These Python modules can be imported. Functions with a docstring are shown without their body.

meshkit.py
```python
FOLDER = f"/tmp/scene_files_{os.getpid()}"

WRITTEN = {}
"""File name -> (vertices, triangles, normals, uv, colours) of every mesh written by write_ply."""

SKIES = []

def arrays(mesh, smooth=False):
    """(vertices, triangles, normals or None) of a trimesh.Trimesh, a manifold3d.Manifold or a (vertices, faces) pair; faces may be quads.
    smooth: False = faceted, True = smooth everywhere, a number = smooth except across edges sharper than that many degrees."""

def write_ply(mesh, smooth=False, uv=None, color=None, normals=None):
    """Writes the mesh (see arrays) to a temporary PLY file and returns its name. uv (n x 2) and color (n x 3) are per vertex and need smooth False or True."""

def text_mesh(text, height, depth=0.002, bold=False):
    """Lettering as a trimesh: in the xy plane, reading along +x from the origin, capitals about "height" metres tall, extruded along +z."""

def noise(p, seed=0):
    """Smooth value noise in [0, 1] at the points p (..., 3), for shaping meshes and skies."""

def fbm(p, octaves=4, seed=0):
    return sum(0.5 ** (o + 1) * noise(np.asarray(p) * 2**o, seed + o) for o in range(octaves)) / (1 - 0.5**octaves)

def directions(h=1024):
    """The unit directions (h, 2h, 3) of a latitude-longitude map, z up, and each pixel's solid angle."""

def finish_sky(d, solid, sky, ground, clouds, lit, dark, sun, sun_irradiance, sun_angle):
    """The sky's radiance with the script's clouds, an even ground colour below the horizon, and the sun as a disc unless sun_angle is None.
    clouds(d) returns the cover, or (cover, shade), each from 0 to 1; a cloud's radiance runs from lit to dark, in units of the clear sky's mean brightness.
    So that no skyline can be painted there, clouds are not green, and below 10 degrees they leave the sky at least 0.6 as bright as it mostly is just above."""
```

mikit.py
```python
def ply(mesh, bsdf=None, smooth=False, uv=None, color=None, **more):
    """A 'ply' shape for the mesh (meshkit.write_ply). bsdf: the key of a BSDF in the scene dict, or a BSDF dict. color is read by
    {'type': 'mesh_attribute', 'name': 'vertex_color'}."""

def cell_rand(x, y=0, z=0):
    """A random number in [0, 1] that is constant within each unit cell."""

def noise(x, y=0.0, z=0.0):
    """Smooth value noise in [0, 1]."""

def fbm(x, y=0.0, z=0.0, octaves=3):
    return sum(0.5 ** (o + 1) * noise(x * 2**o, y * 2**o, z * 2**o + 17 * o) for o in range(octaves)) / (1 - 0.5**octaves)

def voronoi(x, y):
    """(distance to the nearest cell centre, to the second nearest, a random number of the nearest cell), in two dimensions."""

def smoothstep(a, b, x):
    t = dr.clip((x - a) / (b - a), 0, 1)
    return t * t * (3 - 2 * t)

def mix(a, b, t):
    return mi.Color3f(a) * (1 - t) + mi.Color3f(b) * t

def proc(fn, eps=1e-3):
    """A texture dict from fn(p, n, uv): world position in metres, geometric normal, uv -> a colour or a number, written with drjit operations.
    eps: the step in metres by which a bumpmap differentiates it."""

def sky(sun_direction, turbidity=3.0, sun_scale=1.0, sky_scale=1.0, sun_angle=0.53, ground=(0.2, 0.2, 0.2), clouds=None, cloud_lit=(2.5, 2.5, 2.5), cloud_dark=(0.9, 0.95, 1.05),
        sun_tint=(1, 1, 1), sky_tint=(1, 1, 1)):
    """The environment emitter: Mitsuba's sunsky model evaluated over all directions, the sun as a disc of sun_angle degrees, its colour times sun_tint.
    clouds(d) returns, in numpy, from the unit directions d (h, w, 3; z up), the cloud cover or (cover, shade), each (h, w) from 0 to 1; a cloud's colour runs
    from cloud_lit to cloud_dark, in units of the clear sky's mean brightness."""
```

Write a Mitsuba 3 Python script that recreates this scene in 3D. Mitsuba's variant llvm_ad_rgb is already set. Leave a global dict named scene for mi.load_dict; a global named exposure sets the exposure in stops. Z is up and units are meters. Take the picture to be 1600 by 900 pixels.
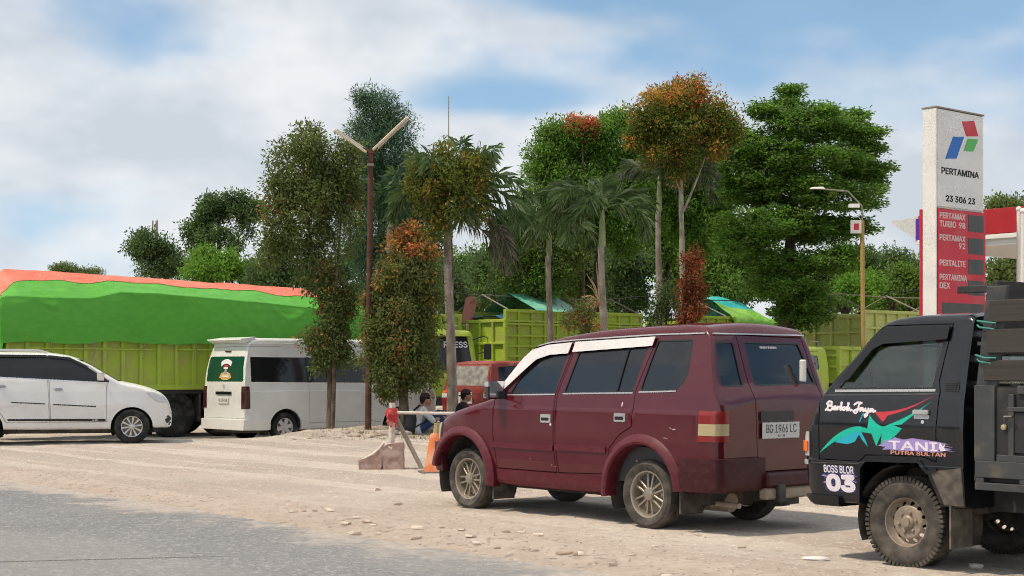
import math, random
import numpy as np, trimesh, drjit as dr, mitsuba as mi
import mikit, meshkit
from manifold3d import Manifold, Mesh, CrossSection
from shapely.geometry import Polygon, LineString, Point, box as sbox
from shapely.ops import unary_union
from mikit import noise, fbm, voronoi, cell_rand, smoothstep, mix
T = mi.ScalarTransform4f
random.seed(7); RNG = np.random.default_rng(7)

# ---------------------------------------------------------------- camera, sky, exposure
EYE, FOC, HOR = 1.43, 2350.0, 580.0            # eye height, focal length and horizon row of a 1600 x 900 picture
exposure = 1.12
SUN = (-1.02, -0.337, 1.75)
scene = {'type': 'scene'}
labels = {}
scene['camera'] = {'type': 'perspective', 'fov': 2 * math.degrees(math.atan(800 / FOC)), 'fov_axis': 'x', 'near_clip': 0.05, 'far_clip': 6000.0,
                   'principal_point_offset_y': (450 - HOR) / 900.0,
                   'to_world': T().look_at(origin=[0, 0, EYE], target=[0, 10, EYE], up=[0, 0, 1])}

def clouds(d):
    x, y, z = d[..., 0], d[..., 1], d[..., 2]
    az, el = np.arctan2(x, y), np.arcsin(np.clip(z, -1, 1))
    q = np.stack([x / (np.abs(z) + .22), y / (np.abs(z) + .22), z * 0], -1)
    q2 = np.stack([az * 8.0, el * 14.0, az * 0], -1)
    big = meshkit.fbm(q * 0.9 + 3.1, 5, 5)
    fine = meshkit.fbm(q2 * 1.9 + 7.7, 6, 11)
    wisp = meshkit.fbm(np.stack([az * 9.0 + el * 6, el * 34.0, az * 0], -1), 4, 23)
    dens = 0.44 * big + 0.31 * fine + 0.25 * wisp
    # a few openings in the cloud deck, spread round the whole sky
    for a, e, ra, re, s in ((.04, .243, .10, .016, .26), (.0, .178, .07, .016, .27), (.21, .235, .09, .028, .17), (.13, .20, .12, .022, .12), (-.30, .10, .08, .02, .07), (-.22, .22, .07, .02, .08), (.40, .18, .12, .05, .12),
                            (-.55, .25, .2, .05, .2), (1.4, .4, .4, .12, .2), (2.6, .5, .5, .2, .2), (-2.0, .6, .5, .2, .2), (-1.3, .25, .2, .06, .15)):
        da = (az - a + np.pi) % (2 * np.pi) - np.pi
        dens = dens - s * np.exp(-(da / ra) ** 2 - ((el - e) / re) ** 2)
    t = np.clip((dens - 0.26) / 0.26, 0, 1)
    cover = .12 + t * t * (3 - 2 * t) * 0.86
    sh = meshkit.fbm(q2 * np.array([1.1, 1.4, 1]) + 31.3, 5, 41)
    puff = meshkit.fbm(q2 * np.array([3.6, 3.6, 1]) + 3.3, 6, 61)
    shade = np.clip((.46 * sh + .34 * puff + .20 * wisp - 0.40) / 0.20, 0, 1)
    return cover, shade
scene['sky'] = mikit.sky(SUN, turbidity=3, sun_angle=1.2, clouds=clouds, cloud_lit=(2.55, 2.62, 2.68), cloud_dark=(1.82, 1.98, 2.16), sky_tint=(1.4, 1.65, 1.62), ground=(.3, .27, .23))

# ---------------------------------------------------------------- bookkeeping
place = {}
def numbered(k):
    if k not in scene and k not in place: return k
    i = 1
    while f'{k}_{i:03d}' in scene or f'{k}_{i:03d}' in place: i += 1
    return f'{k}_{i:03d}'

class Thing:
    """A thing: a key, a frame (4x4) and the parts whose keys start with it."""
    def __init__(s, name, label, cat, M=None, group=None, kind=None):
        s.key = numbered(name); place[s.key] = 1
        s.M = np.eye(4) if M is None else M
        if kind: labels[s.key] = {'kind': kind}
        else:
            labels[s.key] = {'label': label, 'category': cat}
            if group: labels[s.key]['group'] = group
    def part(s, name, mesh, bsdf, smooth=30, parent=None, label=None, kind=None, **kw):
        k = numbered((parent or s.key) + '__' + name)
        scene[k] = mikit.ply(mesh, bsdf, smooth, **kw)
        if s.M is not None: scene[k]['to_world'] = T(s.M.tolist())
        if label or kind: labels[k] = {a: b for a, b in (('label', label), ('kind', kind)) if b}
        return k
    def group(s, name, parent=None):
        k = numbered((parent or s.key) + '__' + name); place[k] = 1
        return k

def single(name, mesh, bsdf, label, cat, M=None, group=None, smooth=30, kind=None, **kw):
    k = numbered(name)
    scene[k] = mikit.ply(mesh, bsdf, smooth, **kw)
    if M is not None: scene[k]['to_world'] = T(M.tolist())
    labels[k] = {a: b for a, b in (('label', label), ('category', cat), ('group', group), ('kind', kind)) if b}
    return k

def frame(P, fwd, z=0.0):
    f = np.array(fwd, float)[:2]; f /= np.hypot(*f)
    M = np.eye(4); M[:2, 0] = f; M[:2, 1] = (-f[1], f[0]); M[:3, 3] = (P[0], P[1], z)
    return M
def at(px, py, Y):
    """The point at distance Y that the photograph shows at a pixel."""
    return np.array([(px - 800) / FOC * Y, Y, EYE + (HOR - py) / FOC * Y])

# ---------------------------------------------------------------- mesh helpers
cat = trimesh.util.concatenate
def box(x0, x1, y0, y1, z0, z1, c=0.0):
    if c <= 0:
        m = trimesh.creation.box((x1 - x0, y1 - y0, z1 - z0)); m.apply_translation(((x0 + x1) / 2, (y0 + y1) / 2, (z0 + z1) / 2)); return m
    P = []
    for X, sx in ((x0, 1), (x1, -1)):
        for Y, sy in ((y0, 1), (y1, -1)):
            for Z, sz in ((z0, 1), (z1, -1)):
                P += [(X + sx * c, Y + sy * c, Z), (X + sx * c, Y, Z + sz * c), (X, Y + sy * c, Z + sz * c)]
    return man2tri(Manifold.hull_points(np.array(P, np.float64)))
def man2tri(m):
    k = m.to_mesh(); return trimesh.Trimesh(np.array(k.vert_properties[:, :3]), np.array(k.tri_verts), process=False)
def tri2man(t):
    t = t.copy(); t.merge_vertices()
    return Manifold(Mesh(np.ascontiguousarray(t.vertices, np.float32), np.ascontiguousarray(t.faces, np.uint32)))
def tube(path, r, n=8, cap=True):
    path = np.asarray(path, float); r = np.broadcast_to(np.asarray(r, float), (len(path),))
    tan = np.gradient(path, axis=0); tan /= np.linalg.norm(tan, axis=1, keepdims=True) + 1e-12
    up = np.array([0, 0, 1.0]) if abs(tan[0][2]) < .9 else np.array([1.0, 0, 0])
    V = []
    for i in range(len(path)):
        a = np.cross(tan[i], up); a /= np.linalg.norm(a) + 1e-12; b = np.cross(tan[i], a); up = -np.cross(tan[i], a) if False else up
        th = np.arange(n) * 2 * np.pi / n
        V.append(path[i] + r[i] * (np.cos(th)[:, None] * a + np.sin(th)[:, None] * b))
    V = np.vstack(V); F = []
    for i in range(len(path) - 1):
        for j in range(n):
            a, b, c, d = i * n + j, i * n + (j + 1) % n, (i + 1) * n + (j + 1) % n, (i + 1) * n + j
            F += [(a, c, b), (a, d, c)]
    if cap:
        k = len(V); V = np.vstack([V, path[:1], path[-1:]]); e = (len(path) - 1) * n
        for j in range(n): F += [(k, j, (j + 1) % n), (k + 1, e + (j + 1) % n, e + j)]
    return trimesh.Trimesh(V, np.array(F), process=False)
def lathe_y(prof, n=40, a0=0, a1=2 * np.pi, closed_prof=False):
    """Revolve the (r, y) profile about the y axis."""
    prof = np.array(prof, float); m = len(prof); full = abs(a1 - a0 - 2 * np.pi) < 1e-6
    th = np.linspace(a0, a1, n, endpoint=not full); k = len(th)
    V = np.stack([np.outer(np.cos(th), prof[:, 0]), np.broadcast_to(prof[:, 1], (k, m)), np.outer(np.sin(th), prof[:, 0])], -1).reshape(-1, 3)
    F = []
    mm = m if closed_prof else m - 1
    for i in range(k if full else k - 1):
        for j in range(mm):
            a, b = i * m + j, i * m + (j + 1) % m; c, d = ((i + 1) % k) * m + (j + 1) % m, ((i + 1) % k) * m + j
            F += [(a, b, c), (a, c, d)]
    if closed_prof and not full:
        for base, flip in ((0, 1), ((k - 1) * m, 0)):
            for j in range(1, m - 1): F.append((base, base + j + 1, base + j) if flip else (base, base + j, base + j + 1))
    return trimesh.Trimesh(V, np.array(F), process=False)
def rot(m, axis, deg, pt=(0, 0, 0)):
    m = m.copy(); m.apply_transform(trimesh.transformations.rotation_matrix(math.radians(deg), axis, pt)); return m
def mv(m, x=0, y=0, z=0):
    m = m.copy(); m.apply_translation((x, y, z)); return m
def cs(poly):
    polys = list(getattr(poly, 'geoms', [poly])); out = None
    for p in polys:
        if p.is_empty or p.geom_type != 'Polygon': continue
        c = CrossSection([np.array(p.exterior.coords)[:-1]] + [np.array(h.coords)[:-1] for h in p.interiors], fillrule=__import__('manifold3d').FillRule.EvenOdd)
        out = c if out is None else out + c
    return out
def prism_y(poly, y0, y1):
    """Polygon in (x, z) extruded along y."""
    return Manifold.extrude(cs(poly), y1 - y0).transform(np.array([[1, 0, 0, 0], [0, 0, 1, y0], [0, 1, 0, 0]], float))
def prism_x(poly, x0, x1):
    """Polygon in (y, z) extruded along x."""
    return Manifold.extrude(cs(poly), x1 - x0).transform(np.array([[0, 0, 1, x0], [1, 0, 0, 0], [0, 1, 0, 0]], float))
def poly(pts, r=0.0):
    p = Polygon(pts).buffer(0)
    return p if r <= 0 else p.buffer(-r).buffer(r, quad_segs=5)
def text_poly(s, h, bold=False):
    """Lettering as a shapely polygon, capitals h tall, from the origin."""
    m = meshkit.text_mesh(s, h, depth=0.01, bold=bold)
    sec = Manifold(Mesh(np.ascontiguousarray(tri_merge(m).vertices, np.float32), np.ascontiguousarray(tri_merge(m).faces, np.uint32))).slice(0.005)
    rings = [Polygon(r) for r in sec.to_polygons() if len(r) > 2]
    out = Polygon()
    for r in sorted(rings, key=lambda q: -q.area): out = out.symmetric_difference(r.buffer(0))
    return out
def tri_merge(m):
    m = m.copy(); m.merge_vertices(); return m
from shapely import affinity as aff

# ---------------------------------------------------------------- materials
def P(key, col, rough=.5, spec=.5, metal=0.0, two=True, **k):
    col = {'type': 'rgb', 'value': list(col)} if isinstance(col, tuple) else mikit.proc(col)
    d = {'type': 'principled', 'base_color': col, 'roughness': rough, 'metallic': metal, **({} if 'spec_trans' in k else {'specular': spec}), **k}
    scene[key] = {'type': 'twosided', 'bsdf': d} if two else d
    return key
def bumped(key, fn, scale=1.0, eps=2e-3):
    inner = scene[key]['bsdf']
    scene[key] = {'type': 'twosided', 'bsdf': {'type': 'bumpmap', 'tex': mikit.proc(fn, eps), 'scale': scale, 'bsdf': inner}}
def dusty(col, dust=(.42, .36, .30), amt=.35, sc=9.0, lo=.45, hi=.75):
    def f(p, n, uv):
        t = smoothstep(lo, hi, fbm(p.x * sc, p.y * sc, p.z * sc, 4))
        g = fbm(p.x * 1.7 + 5, p.y * 1.7, p.z * 2.3, 3)
        return mix(mix(col, tuple(c * .8 for c in col), g), dust, t * amt)
    return f
P('maroon_paint', dusty((.088, .003, .011), (.18, .07, .06), .06, 5.0, .4, 1.0), .11, .55, 0.0, clearcoat=1.0, clearcoat_gloss=.97)
P('maroon_dull', dusty((.05, .005, .010), (.20, .13, .11), .13, 22., .4, .95), .5, .4)
P('maroon_trim', dusty((.105, .009, .020), (.28, .17, .15), .12, 24., .4, .95), .45, .4)
P('black_paint', dusty((.006, .007, .011), (.10, .09, .08), .10, 7.0, .5, .9), .10, .55, 0.0, clearcoat=.8, clearcoat_gloss=.94)
P('black_dusty', dusty((.07, .064, .058), (.24, .205, .17), .7, 16., .2, .9), .6, .4)
P('white_paint', dusty((.80, .80, .79), (.60, .52, .43), .18, 5.0, .5, .85), .14, .5, clearcoat=.5, clearcoat_gloss=.9)
P('ivory_paint', dusty((.74, .75, .73), (.56, .50, .42), .2, 4.0, .5, .85), .16, .5, clearcoat=.4, clearcoat_gloss=.9)
P('faded_red', dusty((.27, .045, .035), (.45, .26, .20), .35, 5.0, .4, .9), .5, .4)
P('tinted_glass', (.006, .008, .011), .03, .8)
P('dark_glass', (.012, .013, .015), .08, .5)
P('dusty_glass', dusty((.20, .20, .18), (.42, .39, .34), .7, 10., .3, .7), .22, .5)
scene['clear_glass'] = {'type': 'thindielectric', 'specular_transmittance': {'type': 'rgb', 'value': [.46, .53, .52]}}
P('green_glass', (.006, .06, .035), .08, .5)
P('rubber', dusty((.05, .046, .042), (.20, .175, .15), .55, 14., .2, .9), .75, .3)
P('rubber_clean', dusty((.015, .015, .015), (.10, .09, .08), .5, 9., .45, .8), .7, .3)
P('alloy', dusty((.42, .39, .34), (.36, .29, .22), .55, 16., .35, .7), .38, .5, .55)
P('silver', dusty((.62, .62, .62), (.4, .36, .3), .3, 16.), .3, .5, .6)
P('steel_dirty', dusty((.30, .25, .20), (.40, .33, .26), .6, 18., .3, .7), .55, .4, .2)
P('chrome', (.75, .75, .77), .12, .5, .9)
P('visor_white', dusty((.78, .77, .78), (.6, .52, .48), .25, 10.), .25, .5, clearcoat=.6)
P('black_plastic', (.018, .018, .019), .4, .5)
P('gloss_black', (.012, .012, .013), .14, .5)
P('underseal', dusty((.075, .069, .064), (.20, .17, .14), .5, 9.), .9, .1)
P('plate_white', dusty((.72, .72, .70), (.5, .45, .38), .3, 25.), .4, .4)
P('ink_black', (.02, .02, .02), .6, .3)
P('lamp_red', (.22, .008, .010), .15, .5, clearcoat=1.0)
P('lamp_dark_red', (.05, .006, .008), .15, .5, clearcoat=1.0)
P('lamp_cream', (.42, .35, .20), .2, .5, clearcoat=1.0)
P('lamp_clear', (.55, .56, .55), .12, .5, .3)
P('lamp_orange', (.75, .16, .02), .2, .5, clearcoat=1.0)
P('decal_white', (.78, .74, .80), .45, .4)
P('decal_teal', (.01, .50, .36), .4, .4)
P('decal_cyan', (.02, .42, .55), .4, .4)
P('decal_red', (.55, .05, .07), .4, .4)
P('decal_purple', (.36, .28, .62), .4, .4)
P('decal_navy', (.035, .035, .11), .4, .4)
P('handle_metal', (.30, .30, .31), .3, .5, .6)
P('decal_salmon', (.66, .30, .22), .4, .4)
P('decal_grey', (.32, .32, .33), .4, .4)
P('decal_gold', (.60, .42, .14), .45, .4)
P('seat_grey', (.10, .10, .11), .8, .2)
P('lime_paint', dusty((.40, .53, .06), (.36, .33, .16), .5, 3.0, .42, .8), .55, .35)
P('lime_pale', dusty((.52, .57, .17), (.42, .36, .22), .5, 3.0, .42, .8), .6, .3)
P('rail_grey', dusty((.30, .28, .22), (.25, .20, .14), .6, 6.), .7, .3)
P('rust_brown', dusty((.085, .040, .028), (.15, .08, .05), .6, 7.), .7, .3)
P('yellow_post', dusty((.42, .30, .10), (.30, .22, .12), .6, 5.), .6, .3)
P('tube_cream', (.70, .62, .46), .45, .4)
P('sign_white', dusty((.72, .72, .70), (.56, .55, .51), .12, 1.2), .4, .4)
P('sign_white_edge', dusty((.80, .80, .78), (.6, .58, .55), .08, 1.2), .4, .4)
P('sign_red', dusty((.56, .022, .045), (.50, .12, .12), .3, 2.0), .4, .4)
P('sign_blue', (.01, .13, .48), .4, .4)
P('sign_green', (.08, .42, .09), .4, .4)
P('sign_letter', dusty((.72, .60, .58), (.6, .3, .3), .35, 30.), .5, .4)
P('screen_dark', (.035, .04, .038), .25, .5)
P('canopy_red', dusty((.46, .02, .03), (.4, .1, .1), .3, 1.0), .45, .4)
P('canopy_white', (.74, .73, .70), .5, .4)
P('canopy_grey', (.62, .62, .62), .5, .4)
P('purple_sign', (.10, .03, .35), .5, .4)
P('concrete_worn', dusty((.34, .22, .19), (.50, .40, .35), .7, 11., .35, .7), .9, .2)
P('white_worn', dusty((.72, .66, .60), (.50, .33, .27), .5, 14., .45, .75), .6, .3)
P('wood_grey', lambda p, n, uv: mix((.20, .17, .14), (.36, .31, .26), fbm(p.x * 14, p.y * 14, p.z * 60, 4)), .85, .2)
P('plank_dark', lambda p, n, uv: mix((.034, .031, .030), (.085, .078, .072), fbm(p.x * 7 + p.y * 7, p.y * 2, p.z * 55, 4)), .85, .2)
P('steel_black', dusty((.03, .032, .034), (.13, .11, .09), .4, 9., .45, .9), .5, .4)
P('steel_worn', dusty((.075, .082, .085), (.24, .20, .15), .4, 9., .45, .85), .45, .4, .3)
P('ribbon_red', dusty((.48, .035, .035), (.6, .4, .35), .5, 22., .5, .7), .5, .4)
P('cone_orange', dusty((.72, .20, .06), (.62, .42, .30), .6, 9., .4, .75), .5, .4)
P('cone_base', (.14, .12, .10), .8, .2)
P('rope_teal', (.05, .26, .22), .6, .3)
P('straw', dusty((.42, .33, .18), (.3, .22, .12), .5, 14.), .9, .1)
P('stone', dusty((.40, .33, .28), (.52, .44, .37), .6, 14., .3, .7), .9, .2)
P('chip', lambda p, n, uv: mix((.34, .25, .19), (.70, .62, .54), cell_rand(p.x * 6, p.y * 6, 0)), .85, .2)
P('plastic_litter', (.78, .75, .72), .4, .4)
P('brick_pink', (.46, .20, .17), .85, .2)
def cloth(key, c1, c2, sc=2.2):
    P(key, lambda p, n, uv: mix(c1, c2, smoothstep(.3, .75, fbm(p.x * sc, p.y * sc, p.z * sc * 1.6, 4)) + .12 * (noise(p.x * 40, p.y * 40, p.z * 40) - .5)), .5, .35)
cloth('tarp_green', (.082, .355, .032), (.10, .39, .040), 7.0)
cloth('tarp_orange', (.70, .165, .10), (.66, .21, .14), 5.0)
cloth('tarp_turquoise', (.03, .42, .42), (.10, .52, .50))
cloth('tarp_lime', (.16, .44, .05), (.30, .52, .10))
cloth('tarp_blue', (.015, .10, .22), (.03, .14, .28))
cloth('tarp_mint', (.12, .46, .34), (.30, .56, .44))
P('skin', (.28, .14, .085), .55, .4); P('shirt_grey', (.36, .38, .41), .9, .1); P('cap_dark', (.045, .03, .03), .9, .1)
P('jeans_blue', (.02, .04, .095), .9, .1); P('bag_black', (.015, .016, .02), .7, .3); P('shirt_dark', (.03, .026, .028), .9, .1); P('hair_black', (.01, .01, .01), .8, .2)
def bark(key, c1, c2, sc=10, band=0):
    P(key, lambda p, n, uv: mix(c1, c2, smoothstep(.3, .7, fbm(p.x * sc, p.y * sc, p.z * sc * .45, 4))) * (1 - band * smoothstep(.75, .95, noise(0.5, 0.5, p.z * 9))), .9, .15)
bark('bark_brown', (.085, .065, .05), (.20, .16, .125)); bark('bark_pale', (.24, .21, .17), (.42, .38, .32)); bark('bark_dark', (.045, .036, .028), (.11, .09, .07))
bark('palm_bark', (.20, .17, .14), (.34, .30, .26), 7, .35); bark('palm_shaft', (.22, .27, .13), (.36, .38, .24), 5)
scene['leaf'] = {'type': 'principledthin', 'base_color': {'type': 'mesh_attribute', 'name': 'vertex_color'}, 'roughness': .55, 'spec_trans': 0.0, 'diff_trans': .9, 'eta': 1.4}

# ---------------------------------------------------------------- ground, road
EN = np.array([.777, .63]); ED = np.array([.63, -.777])   # across and along the road; the dirt starts 7.08 m across
def nz(x, y, s, seed=0): return meshkit.fbm(np.stack([x * s, y * s, x * 0 + seed * 1.7], -1), 4, seed) - .5
def ground_z(x, y):
    x, y = np.asarray(x, float), np.asarray(y, float)
    s = x * EN[0] + y * EN[1] - 7.08
    s = s - .22 + 0.35 * nz(x, y, .35, 3)
    z = np.interp(s, [-8.6, -8.0, -7.6, -.5, 0.0, .45, .9, 1.6, 60], [.03, .0, -.06, -.06, -.004, .035, .025, .03, .03])
    rough = np.clip((s + .05) / .8, 0, 1)
    z = z + rough * (.045 * nz(x, y, 1.3, 5) + .025 * nz(x, y, 5.5, 6) + .10 * nz(x, y, .22, 9))
    edge = np.exp(-((s - .55) / .45) ** 2)
    z = z + edge * (.05 * np.clip(nz(x, y, 2.6, 8) + .08, 0, 1) + .03 * np.clip(nz(x, y, 9.0, 12), 0, 1))
    # the planted bank with trees, lamp post and stones
    u, v = (x + 2.7) * .97 + (y - 32) * .25, -(x + 2.7) * .25 + (y - 32) * .97
    bank = np.exp(-(np.abs(u) / 2.1) ** 4 - (v / 1.25) ** 2)
    z = z + bank * (.20 + .14 * nz(x, y, 1.6, 14) + .08 * nz(x, y, 5, 15))
    back = np.clip((y - 31.2 - .12 * (x + 3.6)) / 2.2, 0, 1) * np.clip((2.0 - x) / 3.0, 0, 1)
    z = z - .15 * back * (1 - bank)
    return z
def build_ground():
    r = np.concatenate([[.3, 2, 4], np.geomspace(6, 60, 440), np.geomspace(63, 3500, 60)])
    a = np.concatenate([np.linspace(-21.5, 21.5, 520), np.linspace(24, 336, 100)])
    R, A = np.meshgrid(r, np.radians(a), indexing='ij')
    X, Y = R * np.sin(A), R * np.cos(A)
    Z = ground_z(X, Y)
    Z = np.where(R > 90, 0.0, Z)
    nr, na = X.shape; V = np.stack([X, Y, Z], -1).reshape(-1, 3)
    i, j = np.meshgrid(np.arange(nr - 1), np.arange(na), indexing='ij'); j2 = (j + 1) % na
    q = np.stack([i * na + j, i * na + j2, (i + 1) * na + j2, (i + 1) * na + j], -1).reshape(-1, 4)
    F = np.vstack([q[:, [0, 2, 1]], q[:, [0, 3, 2]]])
    return V, F
def dirt_col(p, n, uv):
    s = p.x * EN[0] + p.y * EN[1] - 7.08
    a = fbm(p.x * .55, p.y * .55, 0, 4); b = fbm(p.x * 3.1 + 9, p.y * 3.1, 2, 4); c = noise(p.x * 38, p.y * 38, 3); e = fbm(p.x * 11, p.y * 11, 7, 3)
    col = mix((.29, .255, .222), (.375, .33, .285), smoothstep(.25, .75, a))
    col = mix(col, (.345, .285, .24), smoothstep(.5, .72, b) * .6)
    trk = fbm(s * 2.6 + .5 * a, (p.x * ED[0] + p.y * ED[1]) * .13, 4, 3); col = mix(col, (.47, .425, .375), smoothstep(.48, .62, trk) * .5); col = mix(col, (.33, .285, .245), smoothstep(.56, .7, 1 - trk) * .45)
    col = mix(col, (.29, .235, .195), smoothstep(.60, .8, e) * .55)
    col = mix(col, (.58, .53, .47), smoothstep(.76, .92, c) * .6)
    # the crumbled verge beside the asphalt is redder, with bits of black aggregate
    verge = smoothstep(-.4, .3, s) * (1 - smoothstep(.8, 1.7, s + (b - .5) * 1.6))
    col = mix(col, mix((.29, .235, .195), (.42, .36, .31), e), verge * .75)
    return mix(col, (.10, .09, .085), smoothstep(.80, .9, noise(p.x * 21, p.y * 21, 5)) * verge * .5)
P('dirt', dirt_col, .95, .1)
bumped('dirt', lambda p, n, uv: .014 * fbm(p.x * 16, p.y * 16, p.z * 4, 4) + .006 * noise(p.x * 90, p.y * 90, 1), 1.0, 4e-3)
def road_col(p, n, uv):
    s = p.x * EN[0] + p.y * EN[1] - 7.08; t = p.x * ED[0] + p.y * ED[1]
    g = noise(p.x * 34, p.y * 34, 0); h = noise(p.x * 52, p.y * 52, 4); b = fbm(p.x * .8, p.y * .8, 3, 4); w = fbm(s * 1.3, t * .22, 6, 3)
    col = mix((.15, .152, .157), (.205, .207, .212), b)
    col = mix(col, (.38, .375, .365), smoothstep(.55, .85, g) * .38)
    col = mix(col, (.075, .075, .075), smoothstep(.66, .88, h) * .5)
    col = mix(col, (.25, .245, .235), smoothstep(.45, .7, w) * .35)
    q1 = fbm(p.x * 1.9, p.y * 1.9, 8, 4) - .5; q2 = fbm(p.x * 9, p.y * 9, 2, 3) - .5
    dust = smoothstep(-.5, .25, s + q1 * 1.3 + q2 * .7)
    col = mix(col, mix((.33, .285, .245), (.43, .38, .33), g), dust * .75)
    # the dark seam across the near lane
    ck = dr.abs(p.y - (11.30 + (p.x + 3.85) * .18 + .10 * (noise(p.x * 1.3, 0, 5) - .5)))
    return mix(col, (.07, .068, .065), (1 - smoothstep(.012, .035, ck)) * smoothstep(.25, .5, noise(p.x * 1.1 + 3, 2, 2)) * (1 - smoothstep(-2.5, -1.9, p.x)))
P('asphalt', road_col, .9, .25)
bumped('asphalt', lambda p, n, uv: .004 * noise(p.x * 60, p.y * 60, 0) + .003 * noise(p.x * 130, p.y * 130, 1), 1.0, 3e-3)
single('ground', build_ground(), 'dirt', 'pale sandy dirt lot with crumbled verge', None, kind='structure', smooth=True)
def build_road():
    t = np.linspace(-70, 60, 131); s = np.concatenate([np.linspace(-7.9, .8, 30)])
    S, TT = np.meshgrid(s + 7.08, t, indexing='ij')
    X, Y = S * EN[0] + TT * ED[0], S * EN[1] + TT * ED[1]
    Z = 0.012 * (1 - ((S - 3.5) / 4.2) ** 2) - .01
    V = np.stack([X, Y, Z], -1).reshape(-1, 3); nr, na = X.shape
    i, j = np.meshgrid(np.arange(nr - 1), np.arange(na - 1), indexing='ij')
    q = np.stack([i * na + j, (i + 1) * na + j, (i + 1) * na + j + 1, i * na + j + 1], -1).reshape(-1, 4)
    return V, np.vstack([q[:, [0, 2, 1]], q[:, [0, 3, 2]]])
single('road', build_road(), 'asphalt', 'worn grey asphalt road with dusty edge', None, kind='structure', smooth=True)
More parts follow.
